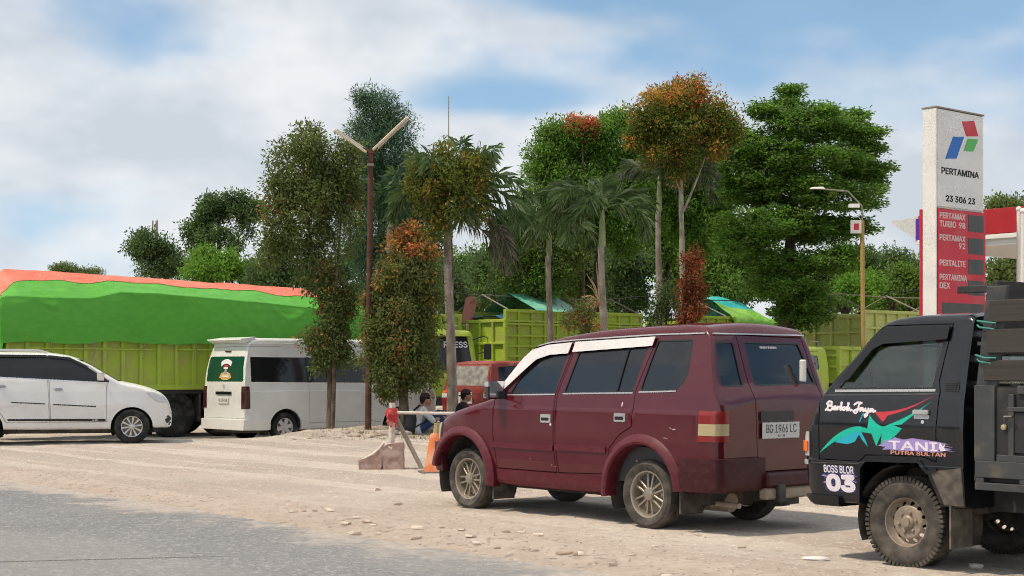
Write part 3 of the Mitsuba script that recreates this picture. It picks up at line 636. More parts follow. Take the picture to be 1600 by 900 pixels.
    th.part('dash_papers', box(.46, .58, -.28, .02, 1.175, 1.24, .01), 'plate_white')
    th.part('steering_wheel', rot(mv(rot(lathe_y([(.185 + .014 * np.cos(a), .014 * np.sin(a)) for a in np.linspace(0, 2 * np.pi, 9)[:-1]], 32, closed_prof=True), (1, 0, 0), 90), .26, -.36, 1.20), (0, 1, 0), 35, (.26, -.36, 1.20)), 'black_plastic')
    # stickers on the door
    S = lambda name, pl, mat, lab=None, sd=1, dd=0: th.part(name, on_skin(sh, pl, sd, -.002 - dd, .001), mat, False, label=lab)
    def fit(s, x0, x1, z0, z1, bold=True, shear=0, ang=0):
        t = text_poly(s, .1, bold); t = aff.skew(t, xs=shear, origin=(0, 0)) if shear else t
        b = t.bounds; t = aff.translate(t, -b[0], -b[1]); t = aff.scale(t, (x1 - x0) / (b[2] - b[0]), (z1 - z0) / (b[3] - b[1]), origin=(0, 0))
        if ang: t = aff.rotate(t, ang, origin=(0, 0))
        return aff.translate(aff.scale(t, -1, 1, origin=(0, 0)), x1, z0)        # reads from the front of the truck to its back
    # brush script, drawn as strokes (u runs to the rear)
    strokes = [[(0, .2), (.5, .9), (.6, 2.6), (.2, 2.2), (.8, 3.1), (1.5, 2.9), (1.5, 2.2), (.7, 1.6), (1.6, 1.5), (1.7, .6), (1.0, .1), (.3, .5)],
               [(1.9, .9), (2.5, 1.2), (2.4, 1.6), (2.0, 1.3), (2.1, .5), (2.7, .6), (3.0, 1.5), (3.1, .6), (3.1, 1.3), (3.6, 1.5), (3.7, .6), (4.1, 2.8), (3.9, 2.9), (3.8, .5), (4.3, 1.4), (3.9, 1.0), (4.5, .5), (5.2, 1.4), (4.7, 1.4), (4.7, .5), (5.3, 1.3), (5.4, .5), (5.8, 2.8), (5.6, 2.8), (5.6, .5), (6.0, 1.3), (6.2, .5), (6.6, .7)],
               [(7.2, 2.5), (8.0, 3.2), (9.0, 3.1), (8.4, 2.7), (8.0, .2), (7.5, -.3), (7.0, .3), (7.7, .9), (9.3, 1.5), (8.8, 1.5), (8.7, .5), (9.4, 1.3), (9.5, .5), (10.0, 1.4), (10.0, .6), (10.5, .7), (10.7, 1.4), (10.5, -.6), (10.0, -1.3), (9.8, -.7), (10.9, .5), (11.6, 1.4), (11.2, 1.3), (11.2, .5), (11.9, 1.2), (11.9, .5), (12.4, .8)]]
    u0, z0, k = .675, 1.108, .0366
    S('script_lettering', unary_union([LineString([(u0 - a * k, z0 + b * k * .62 - .001 * a) for a, b in s_]).buffer(.0075) for s_ in strokes]), 'decal_white', 'white brush script lettering across the top of the door')
    sw = lambda pts: Polygon(pts).buffer(0)
    cur = lambda P_, n=14: [tuple((1 - t) ** 2 * np.array(P_[0]) + 2 * t * (1 - t) * np.array(P_[1]) + t * t * np.array(P_[2])) for t in np.linspace(0, 1, n)]
    S('tribal_swoosh', sw(cur([(.232, 1.108), (-.02, 1.10), (-.272, 1.238)]) + cur([(-.272, 1.238), (-.10, 1.13), (.11, 1.085)]) + [(.152, 1.035)]), 'decal_red', 'red swoosh pointing to the door handle')
    S('tribal_swoosh', sw(cur([(.73, .790), (.55, .99), (.36, 1.00)]) + [(.285, .985), (.272, 1.085)] + cur([(.272, 1.085), (.20, 1.00), (.14, 1.005)]) + cur([(.14, 1.005), (-.08, 1.08), (-.255, 1.195)]) + cur([(-.255, 1.195), (-.06, 1.06), (-.005, 1.022)]) + [(.06, 1.015), (-.01, .995)] + cur([(-.01, .995), (.06, .91), (.17, .875)]) + [(.16, .955), (.21, .86), (.25, .95)] + cur([(.30, .955), (.46, .98), (.73, .790)])), 'decal_teal', 'teal swoosh sweeping along the door')
    S('tribal_swoosh', sw([(.335, 1.09), (.322, 1.10), (.35, 1.035), (.378, 1.022), (.362, 1.03)]), 'decal_cyan')
    S('tribal_swoosh', sw(cur([(.575, .885), (.44, .955), (.345, .965)]) + [(.30, .895), (.285, .855), (.335, .905), (.36, .94), (.40, .885), (.47, .865), (.575, .875)]), 'decal_cyan', dd=.001)
    S('sticker_patch', sw([(.20, .865), (.14, .885), (.16, .90), (.09, .905), (.05, .93), (-.02, .915), (-.10, .928), (-.28, .912), (-.37, .895), (-.30, .88), (-.42, .862), (-.30, .85), (-.34, .838), (-.16, .838), (.02, .838), (.09, .842), (.16, .838), (.13, .86)]), 'decal_purple')
    for a, b, z in ((-.40, -.28, .895), (-.43, -.30, .875), (.17, .05, .90), (-.44, -.34, .845)):
        S('sticker_streak', sw([(a, z), (b, z + .008), (b, z + .018)]), 'decal_purple', dd=.001)
    S('bold_lettering', fit('TANI', -.365 + .06, .10, .842, .905, True), 'decal_white', 'fat white graffiti lettering', dd=.002)
    S('bold_lettering', sw([(-.375, .85), (-.33, .845), (-.315, .875), (-.325, .905), (-.345, .88), (-.37, .90), (-.355, .87)]), 'decal_white', dd=.002)
    S('small_lettering', fit('PUTRA SULTAN', -.368, .085, .808, .836, True), 'decal_salmon', dd=.002)
    S('number_patch', rect(.40, .505, .695, .705, .03), 'decal_navy')
    for q, (a, b) in enumerate(((.44, .63), (.43, .585), (.66, .56), (.67, .61), (.45, .53))): S('sticker_streak', sw([(a - .06, b), (a + .05, b + .010), (a + .03, b + .022)]), 'decal_purple', dd=.001)
    S('bold_lettering', fit('BOSS BLOR', .415, .690, .648, .705, True), 'decal_white', 'white block lettering on the lower front panel', dd=.002)
    S('door_number', fit('03', .415, .668, .518, .632, True), 'decal_white', 'large white number on the lower front panel', dd=.002)
    S('door_number', unary_union([fit('03', .415, .668, .518, .632, True).buffer(.009)]), 'decal_white', dd=.0015)
    # loading bed with steel gate, stakes and planks
    yb = .86
    th.part('chassis_rail', box(-3.1, -.45, .30, .40, .42, .56), 'steel_black'); th.part('chassis_rail', box(-3.1, -.45, -.40, -.30, .42, .56), 'steel_black')
    th.part('bed_floor', box(-3.2, -.62, -yb + .02, yb - .02, .66, .70), 'steel_black')
    for sd in (1, -1):
        y0 = sd * yb
        B = lambda n, x0, x1, z0, z1, d0=0.0, d1=.03, m='steel_worn', c=.003, lab=None: th.part(n, box(x0, x1, min(y0 + sd * d0, y0 + sd * d1), max(y0 + sd * d0, y0 + sd * d1), z0, z1, c), m, label=lab)
        B('bed_side', -3.2, -.672, .78, 1.30, -.02, .0, 'steel_black')
        B('bed_rail', -3.2, -.66, .690, .80, -.03, .035); B('bed_rail', -3.2, -.66, .605, .655, -.03, .035); B('bed_rail', -3.2, -.97, 1.25, 1.305, 0, .025)
        for x in (-.695, -1.02, -1.62, -2.22, -2.82): B('bed_post', x - .03, x + .03, .655, .692, -.02, .03)
        B('gate_plate', -.80, -.645, .80, 1.305, 0, .022, 'steel_worn', .003, 'worn grey plate at the front of the bed side')
        B('gate_panel', -1.40, -.93, .86, 1.13, 0, .014, 'steel_black'); B('gate_panel', -2.1, -1.45, .86, 1.13, 0, .014, 'steel_black')
        B('gate_rail', -3.1, -.82, .80, .845, 0, .03); B('gate_rail', -3.1, -.90, 1.135, 1.165, 0, .03)
        B('gate_stile', -.945, -.905, .845, 1.25, 0, .026); B('gate_stile', -1.45, -1.405, .845, 1.25, 0, .026)
        th.part('side_marker', mv(lathe_y([(.020, 0), (.018, .014), (0, .018)], 14), -.865, y0 + .006, 1.03) if sd > 0 else mv(rot(lathe_y([(.020, 0), (.018, .014), (0, .018)], 14), (0, 0, 1), 180), -.865, y0 - .006, 1.03), 'lamp_cream')
        th.part('gate_latch', tube([(-.95, y0 + sd * .05, 1.10), (-.90, y0 + sd * .06, 1.10), (-.90, y0 + sd * .06, 1.04)], .012), 'steel_worn')
        # leaning stake and the planks behind it
        th.part('stake', box(-.80, -.65, y0 - sd * .02 - .02, y0 - sd * .02 + .02, 1.30, 1.97, .004).apply_transform(np.array([[1, 0, -.12, .156], [0, 1, 0, 0], [0, 0, 1, 0], [0, 0, 0, 1.0]])), 'steel_worn')
        for x in (-1.5, -2.3, -3.05): th.part('stake', box(x - .05, x + .05, y0 - sd * .03 - .02, y0 - sd * .03 + .02, 1.28, 2.0, .004), 'steel_black')
        for z0_, z1_, d in ((1.335, 1.475, 0), (1.52, 1.682, -.012), (1.725, 1.875, .006)):
            x1_ = -.715 - .12 * (z0_ - 1.3)
            th.part('side_plank', rot(box(-3.1, x1_, min(y0 + sd * .0, y0 + sd * .03), max(y0 + sd * .0, y0 + sd * .03), z0_, z1_, .006), (0, 1, 0), .35 * np.sin(z0_ * 9), (-1, 0, z0_)), 'plank_dark')
    for z in (1.05, 1.22, 1.40, 1.58, 1.76, 1.94): th.part('front_plank', box(-.70 - .12 * (z - 1.3) * (z > 1.3), -.665 - .12 * (z - 1.3) * (z > 1.3), -yb + .06, yb - .06, z - .07, z + .07, .005), 'plank_dark')
    th.part('bed_front', box(-.67, -.64, -yb, yb, .62, 1.0, .003), 'steel_black')
    # rod with brackets between cab and bed, and the bar across the top
    th.part('guard_rod', tube([(-.562, .70, .60), (-.565, .70, .98), (-.57, .70, 1.32), (-.60, .68, 1.62), (-.64, .66, 1.97)], .018), 'steel_black')
    for z in (.63, .975, 1.31, 1.59): th.part('rod_bracket', box(-.665, -.555, .675, .70, z - .012, z + .012), 'steel_worn')
    th.part('head_bar', box(-.70, -.34, .56, .62, 1.945, 1.995, .004), 'steel_black')
    th.part('head_bar', box(-.72, -.66, -.62, .62, 1.955, 2.0, .004), 'steel_black', label='dark bar across the top of the bed front')
    for z, dx in ((1.72, 0), (1.49, -.01)):
        th.part('lashing', tube([(-.64 - .06 * (z - 1.3), .80, z), (-.66 - .06 * (z - 1.3), .90, z + .02), (-.74, .905, z + .01 + dx), (-.82, .895, z), (-.80, .88, z - .04), (-.70, .90, z - .025), (-.66, .86, z - .01)], .007, 6), 'rope_teal')
    th.part('fuel_tank', box(-1.3, -.75, -.6, -.2, .36, .60, .04), 'steel_black')
    th.part('axle', tube([(0, -.6, .32), (0, .6, .32)], .05), 'underseal'); th.part('axle', tube([(-2.2, -.6, .32), (-2.2, .6, .32)], .05), 'underseal')
    for x in (0.03, -2.2):
        for sd in (1, -1): add_wheel(th, x, sd * .63, .318, .326, .185, .185, 'steel', tread=58, spin=12)
build_pickup()
# ---------------------------------------------------------------- white MPV, white van, faded red wagon
def build_mpv():
    f = np.array([.97, .24]); f /= np.hypot(*f); l = np.array([-f[1], f[0]])
    P0 = np.array([-7.33, 29.0]) + l * .77
    g = float(ground_z(-9, 29.5)) 
    th = Thing('minivan', 'shiny white minivan cut off by the left edge of the photo', 'minivan', frame(P0, f, g))
    st = [(-3.62, .48, 1.05, .86), (-3.60, .42, 1.12, .92), (-3.5, .36, 1.35, .95), (-3.3, .32, 1.66, .97), (-3.15, .30, 1.715, .98), (-2.45, .29, 1.735, 1), (-1.62, .28, 1.725, 1), (-1.28, .28, 1.685, 1), (-.87, .28, 1.555, .995), (-.465, .28, 1.325, .99), (-.20, .28, 1.175, .985), (.10, .29, 1.105, .975), (.35, .30, 1.03, .955), (.52, .30, .955, .91), (.64, .30, .86, .84), (.71, .31, .75, .75), (.745, .34, .62, .66), (.755, .42, .55, .62)]
    Y = [(.26, .83), (.45, .86), (.75, .88), (1.0, .87), (1.22, .845), (1.45, .78), (1.65, .70), (1.74, .66)]
    sh = Shell(st, Y, r=.07, rb=.05, crown=.03)
    ar = [prism_y(Point(x, .31).buffer(.395, 24), y0, y1) for x in (0, -2.75) for y0, y1 in ((.4, 1.2), (-1.2, -.4))]
    fd = poly([(-1.50, 1.69), (-1.53, 1.23), (-1.495, .42), (-.47, .42), (-.465, 1.12), (-.42, 1.20), (-.80, 1.49), (-1.15, 1.65)])
    rd = poly([(-1.53, 1.69), (-1.545, 1.23), (-1.51, .42), (-2.30, .42), (-2.42, .62), (-2.50, 1.0), (-2.52, 1.69)])
    wf = poly([(-1.515, 1.235), (-.35, 1.17), (-.45, 1.225), (-.78, 1.445), (-1.15, 1.625), (-1.535, 1.665)], .02)
    wr = poly([(-1.58, 1.24), (-1.60, 1.668), (-2.46, 1.672), (-2.44, 1.285)], .02)
    wq = poly([(-2.56, 1.29), (-2.58, 1.665), (-3.1, 1.63), (-3.25, 1.32)], .03)
    ws = poly([(.54, 1.62), (-.54, 1.62), (-.62, 1.2), (.62, 1.2)], .03)
    panelled(th, sh, .04, [('front_door', fd, -1), ('rear_door', rd, -1), ('front_door', fd, 1), ('rear_door', rd, 1)],
             [('window', wf, -1), ('window', wr, -1), ('window', wq, -1), ('window', wf, 1), ('window', wr, 1), ('window', wq, 1), ('windscreen', ws, 'front'), ('rear_window', poly([(.6, 1.6), (-.6, 1.6), (-.66, 1.2), (.66, 1.2)], .03), 'rear')], 'white_paint', glass='dark_glass', cuts=ar)
    for sd in (-1, 1):
        th.part('rain_guard', on_skin(sh, poly([(-.80, 1.475), (-1.15, 1.66), (-1.555, 1.70), (-1.55, 1.655), (-1.15, 1.61), (-.82, 1.44)]), sd, -.025, -.018), 'gloss_black')
        th.part('rain_guard', on_skin(sh, poly([(-1.585, 1.703), (-2.47, 1.71), (-2.46, 1.665), (-1.585, 1.66)]), sd, -.025, -.018), 'gloss_black')
        th.part('window_pillar', on_skin(sh, rect(-1.60, 1.235, -1.515, 1.68), sd, -.002, .006), 'gloss_black')
        th.part('window_bar', on_skin(sh, rect(-2.275, 1.27, -2.245, 1.67), sd, -.001, .015), 'gloss_black')
        th.part('window_trim', on_skin(sh, LineString([(-2.46, 1.282), (-.33, 1.165)]).buffer(.008), sd, -.006, .004), 'chrome')
        th.part('sill_strip', on_skin(sh, poly([(-2.28, .49), (-.49, .48), (-.49, .435), (-2.27, .455)]), sd, -.012, .002), 'gloss_black')
        th.part('strip_lettering', on_skin(sh, aff.translate(text_poly('KIJANG', .022, True), -.74, .447) if sd < 0 else aff.translate(flipx(text_poly('KIJANG', .022, True)), -.55, .447), sd, -.014, -.011), 'decal_white', False)
        th.part('door_moulding', on_skin(sh, LineString([(-2.2, .806), (-1.6, .775)]).buffer(.009), sd, -.014, .002), 'steel_black')
        th.part('door_moulding', on_skin(sh, LineString([(-1.44, .763), (-.67, .717)]).buffer(.009), sd, -.014, .002), 'steel_black')
        for hx in (-1.35, -2.38):
            th.part('door_handle', on_skin(sh, poly([(hx - .10, 1.045), (hx - .03, 1.075), (hx + .03, 1.075), (hx + .10, 1.045), (hx + .03, 1.02), (hx - .04, 1.02)], .01) if hx > -2 else poly([(hx - .10, 1.105), (hx - .03, 1.135), (hx + .03, 1.135), (hx + .10, 1.105), (hx + .03, 1.08), (hx - .04, 1.08)], .01), sd, -.03, .0), 'handle_metal')
        th.part('headlight', on_skin(sh, poly([(.25, 1.005), (.43, .985), (.60, .90), (.665, .80), (.60, .775), (.47, .80), (.33, .91)], .02), sd, -.008, .004), 'lamp_clear')
        th.part('fog_lamp', on_skin(sh, poly([(.62, .46), (.73, .52), (.74, .45), (.66, .38)], .01), sd, -.006, .004), 'steel_black')
        th.part('door_mirror', man2tri(Manifold.hull_points(np.array([(-.58 + a, sd * (1.0 + b), 1.285 + c) for a, b, c in [(-.06, -.10, -.07), (-.06, .10, -.06), (-.06, -.09, .08), (-.06, .10, .07), (.06, -.08, -.08), (.07, .06, -.06), (.07, -.06, .08), (.06, .07, .06), (0, -.14, -.05), (0, -.14, 0)]]))), 'chrome', 50)
        th.part('roof_bar', tube([(-3.1, sd * .56, 1.75), (-2.9, sd * .56, 1.80), (-1.75, sd * .58, 1.80), (-1.58, sd * .58, 1.745)], .018), 'silver')
        th.part('wheel_arch_liner', well(th, 0, .31, .40, sd * .45, sd * .78), 'underseal'); th.part('wheel_arch_liner', well(th, -2.75, .31, .40, sd * .45, sd * .78), 'underseal')
        th.part('tail_light', man2tri((sh.solid(-.01) - sh.solid(.004)) ^ tri2man(box(-4, -3.40, .6 if sd > 0 else -1, 1 if sd > 0 else -.6, .85, 1.15))), 'lamp_red')
    th.part('bumper_scuff', on_skin(sh, unary_union([Point(.70 + .02 * math.sin(k * 2.1), .36 + .03 * k).buffer(.016 + .006 * (k % 3)) for k in range(6)]), -1, -.004, .001), 'black_dusty')
    th.part('grille', on_skin(sh, rect(-.45, .62, .45, .72, .02), 'front', -.006, .004), 'gloss_black')
    th.part('undertray', box(-3.3, .5, -.6, .6, .2, .29), 'underseal')
    for x in (0, -2.75):
        for sd in (-1, 1): add_wheel(th, x, sd * .77, .33, .335, .205, .20, 'ten', 'rubber_clean', spin=9)
build_mpv()

def build_van():
    a = math.radians(41); f = np.array([math.cos(a), math.sin(a)]); l = np.array([-f[1], f[0]])
    R = np.array([(385 - 800) / 2350 * 33, 33.0]); P0 = R + l * .93
    th = Thing('passenger_van', 'long white high-roof passenger van with a green rear window sticker, behind the slim trees', 'van', frame(P0, f, -.14))
    st = [(-.02, .30, 1.10, .955), (-.005, .26, 1.30, .965), (.02, .26, 1.62, .97), (.08, .26, 1.90, .97), (.17, .26, 2.18, .965), (.24, .26, 2.27, .965), (.36, .25, 2.295, .98), (.8, .25, 2.30, 1), (3.6, .25, 2.30, 1), (4.2, .25, 2.24, 1), (4.5, .25, 2.05, .995), (5.05, .25, 1.40, .98), (5.2, .26, 1.22, .955), (5.33, .28, 1.05, .90), (5.40, .32, .85, .82), (5.42, .40, .70, .76)]
    Y = [(.25, .90), (.45, .925), (.80, .94), (1.12, .94), (1.135, .925), (1.30, .915), (1.75, .855), (2.10, .80), (2.17, .785), (2.19, .80), (2.30, .74)]
    sh = Shell(st, Y, r=.09, rb=.04, crown=.025)
    wx = (1.02, 4.12)
    ar = [prism_y(Point(x, .31).buffer(.42, 24), y0, y1) for x in wx for y0, y1 in ((.4, 1.2), (-1.2, -.4))]
    w1 = poly([(.165, 1.885), (.155, 1.335), (1.62, 1.318), (1.62, 1.88)], .03); w2 = poly([(1.64, 1.88), (1.64, 1.318), (3.25, 1.30), (3.25, 1.875)], .02)
    w3 = poly([(3.33, 1.86), (3.33, 1.30), (4.75, 1.28), (4.66, 1.45), (4.33, 1.82)], .03)
    rw = poly([(.74, 1.90), (-.74, 1.90), (-.80, 1.335), (.80, 1.335)], .05)
    rg = poly([(.86, 2.12), (-.86, 2.12), (-.90, .52), (.90, .52)], .03)
    fdoor = poly([(3.29, 1.92), (3.29, .42), (3.75, .36), (4.60, .40), (4.78, .8), (4.80, 1.25), (4.72, 1.45), (4.35, 1.9)])
    sld = poly([(1.63, 1.93), (1.63, .40), (3.26, .40), (3.26, 1.93)])
    panelled(th, sh, .04, [('tailgate', rg, 'rear'), ('front_door', fdoor, -1), ('front_door', fdoor, 1), ('sliding_door', sld, -1)],
             [('window', w1, -1), ('window', w2, -1), ('window', w3, -1), ('window', w1, 1), ('window', w2, 1), ('window', w3, 1), ('windscreen', poly([(.66, 2.0), (-.66, 2.0), (-.78, 1.35), (.78, 1.35)], .04), 'front')], 'ivory_paint', glass='dark_glass', cuts=ar)
    rwk = th.part('rear_window', on_skin(sh, rw, 'rear', -.002, .006), 'green_glass', label='dark green sticker film covering the rear window')
    D = lambda pl, m, d=.003: th.part('window_sticker', on_skin(sh, pl, 'rear', -.002 - d, -.0015), m, False, rwk)
    arch_ = [(.30 * math.sin(t) * 1.05, 1.64 + .20 * math.cos(t)) for t in np.linspace(-.85, .85, 12)] + [(.30 * math.sin(t) * .9, 1.54 + .20 * math.cos(t)) for t in np.linspace(.85, -.85, 12)]
    cx = -.02
    D(aff.translate(Polygon(arch_), cx, 0), 'decal_white')
    D(rect(cx - .09, 1.665, cx + .09, 1.71), 'decal_red'); D(rect(cx - .09, 1.62, cx + .09, 1.664), 'decal_white')
    D(aff.translate(Polygon([(-.07, 0), (.07, 0), (.05, .10), (0, .14), (-.05, .10)]), cx, 1.50), 'decal_grey')
    D(aff.translate(Polygon([(-.26, 0), (-.2, .1), (-.08, .13), (0, .09), (.08, .13), (.2, .1), (.26, 0), (.1, -.02), (0, .02), (-.1, -.02)]), cx, 1.42), 'decal_gold')
    D(Polygon([(cx - .2, 1.42), (cx + .2, 1.42), (cx + .12, 1.375), (cx - .12, 1.375)]), 'decal_gold'); D(rect(cx - .15, 1.44, cx + .15, 1.475), 'decal_white', .004)
    th.part('brake_lamp', on_skin(sh, rect(-.12, 2.0, .12, 2.03), 'rear', -.02, .004), 'lamp_dark_red')
    th.part('emblem', on_skin(sh, Point(0, 1.235).buffer(.04).difference(Point(0, 1.235).buffer(.026)), 'rear', -.012, .002), 'chrome')
    th.part('plate_bar', on_skin(sh, rect(-.33, 1.05, .33, 1.115, .015), 'rear', -.025, .004), 'gloss_black')
    pk = th.part('number_plate', box(-.045, -.03, -.22, .22, .845, .99, .003), 'plate_white')
    t = text_poly('BG 7047 UB', .07); b = t.bounds; t = aff.scale(aff.translate(flipx(t), (b[0] + b[2]) / 2, .885), .36 / (b[2] - b[0]), 1, origin=(0, .885))
    th.part('plate_lettering', man2tri(prism_x(t, -.0475, -.044)), 'ink_black', False, pk)
    th.part('roof_spoiler', man2tri(Manifold.hull_points(np.array([(x, y, z) for y in (-.74, .74) for x, z in ((.34, 2.30), (.34, 2.335), (-.02, 2.285), (-.03, 2.265), (.12, 2.20))]))), 'ivory_paint', 30)
    th.part('rear_bumper', man2tri((sh.solid(-.05) - sh.solid(.02)) ^ tri2man(box(-1, .60, -1.2, 1.2, .27, .50))), 'ivory_paint')
    for sd in (-1, 1):
        th.part('tail_light', man2tri((sh.solid(-.012) - sh.solid(.004)) ^ tri2man(box(-.5, .10, .76 if sd > 0 else -1, 1 if sd > 0 else -.76, .74, 1.235))), 'lamp_dark_red')
        th.part('window_band', on_skin(sh, rect(1.60, 1.31, 1.66, 1.89), sd, -.001, .012), 'gloss_black')
        th.part('roof_gutter', on_skin(sh, LineString([(.12, 2.175), (4.3, 2.175)]).buffer(.012), sd, -.012, .004), 'ivory_paint')
        lip = Point(1.02, .31).buffer(.50, 24).difference(Point(1.02, .31).buffer(.425, 24)).difference(sbox(0, -1, 3, .30))
        th.part('wheel_arch_lip', on_skin(sh, lip, sd, -.012, .004), 'ivory_paint')
        th.part('door_handle', on_skin(sh, rect(3.15, 1.05, 3.05, 1.09) if False else rect(3.02, 1.05, 3.2, 1.09, .01), sd, -.025, 0), 'ivory_paint')
        th.part('wing_mirror', man2tri(Manifold.hull_points(np.array([(4.95 + x, sd * (1.10 + y), 1.45 + z) for x in (-.04, .04) for y in (-.09, .09) for z in (-.16, .14)]))), 'black_plastic')
        th.part('headlight', on_skin(sh, poly([(5.05, 1.12), (5.3, 1.05), (5.4, .85), (5.2, .88)], .02), sd, -.008, .004), 'lamp_clear')
        for x in wx: th.part('wheel_arch_liner', well(th, x, .31, .425, sd * .45, sd * .84), 'underseal')
    th.part('undertray', box(.1, 5.2, -.7, .7, .2, .27), 'underseal')
    for x in wx:
        for sd in (-1, 1): add_wheel(th, x, sd * .80, .315, .335, .20, .205, 'six', 'rubber_clean', spin=12)
build_van()

def build_wagon():
    f = np.array([.67, .74]); l = np.array([-f[1], f[0]])
    P0 = np.array([-1.06, 34.75]) + f * 0.0
    th = Thing('station_wagon', 'dusty faded red station wagon parked behind the palm trunk', 'car', frame(P0, f, -.02))
    st = [(-.02, .42, .92, .95), (0, .38, 1.02, .965), (.05, .36, 1.20, .97), (.14, .34, 1.48, .975), (.20, .34, 1.60, .98), (.28, .34, 1.645, .985), (.5, .33, 1.665, 1), (1.9, .32, 1.665, 1), (2.3, .32, 1.60, 1), (2.75, .32, 1.10, .99), (3.2, .33, 1.04, .98), (3.7, .36, .92, .93), (3.85, .40, .80, .85), (3.9, .5, .7, .78)]
    Y = [(.3, .74), (.5, .785), (.8, .795), (1.0, .785), (1.3, .72), (1.6, .63), (1.67, .60)]
    sh = Shell(st, Y, r=.07, rb=.04, crown=.03)
    wx = (.85, 3.15)
    ar = [prism_y(Point(x, .31).buffer(.38, 20), y0, y1) for x in wx for y0, y1 in ((.4, 1.2), (-1.2, -.4))]
    ws = [poly([(.30, 1.10), (.38, 1.55), (1.0, 1.58), (1.05, 1.09)], .03), poly([(1.15, 1.09), (1.1, 1.58), (1.75, 1.58), (1.8, 1.08)], .02), poly([(1.88, 1.08), (1.85, 1.58), (2.2, 1.53), (2.62, 1.1)], .02)]
    rw = poly([(.56, 1.565), (-.56, 1.565), (-.64, 1.12), (.64, 1.12)], .04)
    panelled(th, sh, .035, [('tailgate', poly([(.62, 1.61), (-.62, 1.61), (-.70, 1.0), (-.66, .56), (.66, .56), (.70, 1.0)], .02), 'rear')], [('window', w, sd) for sd in (-1, 1) for w in ws] + [('windscreen', poly([(.56, 1.56), (-.56, 1.56), (-.66, 1.15), (.66, 1.15)], .03), 'front')], 'faded_red', glass='dark_glass', cuts=ar)
    th.part('rear_window', on_skin(sh, rw, 'rear', -.002, .006), 'dusty_glass', label='dusty pale rear window')
    pk = th.part('number_plate', box(-.035, -.02, -.22, .22, .70, .96, .004), 'plate_white')
    th.part('plate_band', box(-.0375, -.034, -.20, .20, .86, .90), 'steel_black', parent=pk); th.part('plate_lettering', man2tri(prism_x(aff.translate(flipx(text_poly('BG 1180', .075)), .17, .745), -.0375, -.034)), 'ink_black', False, pk)
    th.part('rear_bumper', man2tri((sh.solid(-.07) - sh.solid(.02)) ^ tri2man(box(-1, .4, -1.2, 1.2, .36, .54))), 'steel_black')
    for sd in (-1, 1):
        for z0, z1, m in ((.70, .83, 'lamp_red'), (.835, .94, 'plate_white'), (.945, 1.0, 'lamp_orange')):
            th.part('tail_light', man2tri((sh.solid(-.010) - sh.solid(.004)) ^ tri2man(box(-.5, .09, .58 if sd > 0 else -1, 1 if sd > 0 else -.58, z0, z1))), m)
        for x in wx: th.part('wheel_arch_liner', well(th, x, .31, .385, sd * .42, sd * .72), 'underseal')
    for x in wx:
        for sd in (-1, 1): add_wheel(th, x, sd * .66, .315, .315, .19, .19, 'steel', spin=5, detail=False)
build_wagon()
# ---------------------------------------------------------------- tipper trucks with lime beds, tarpaulins
E2 = np.array([.77, .64]); N2 = np.array([-.64, .77])   # along their sides, and away from the camera
def bed_frame(P, z=0.0):
    M = np.eye(4); M[:2, 0] = E2; M[:2, 1] = N2; M[:3, 3] = (P[0], P[1], z); return M
def wheel_set(th, xs, ys, z, R, w):
    for x in xs:
        for y in ys:
            g = th.group('wheel')
            th.part('tyre', mv(tyre_mesh(R, w, R * .56), x, y, z), 'rubber_clean', 35, g)
            th.part('rim', mv(lathe_y([(R * .56, -w * .4), (R * .5, -w * .2), (R * .3, -w * .15), (R * .28, -w * .38), (0, -w * .4)], 28), x, y, z), 'steel_black', 35, g)
def panel_wall(th, n, xs, zs, paint, place_, deep=.07, rail=.06, post=.05, top=.09, extra=()):
    """A pressed steel wall in its own x-z plane, outside at y = 0: a plate set back, with posts and rails proud of it."""
    x0, x1, z0, z1 = xs[0], xs[-1], zs[0], zs[-1]
    th.part(n + '_plate', place_(box(x0, x1, deep, deep + .03, z0, z1)), paint)
    for k, z in enumerate(zs):
        h = top if k in (0, len(zs) - 1) else rail
        a, b = (z, z + h) if k == 0 else (z - h, z) if k == len(zs) - 1 else (z - h / 2, z + h / 2)
        th.part(n + '_rail', place_(box(x0, x1, -.004, deep, a, b, .008)), paint)
    for k, x in enumerate(xs):
        w = post * (1.5 if k in (0, len(xs) - 1) else 1)
        a, b = (x, x + w) if k == 0 else (x - w, x) if k == len(xs) - 1 else (x - w / 2, x + w / 2)
        th.part(n + '_post', place_(box(a, b, .004, deep, z0, z1, .008)), paint)
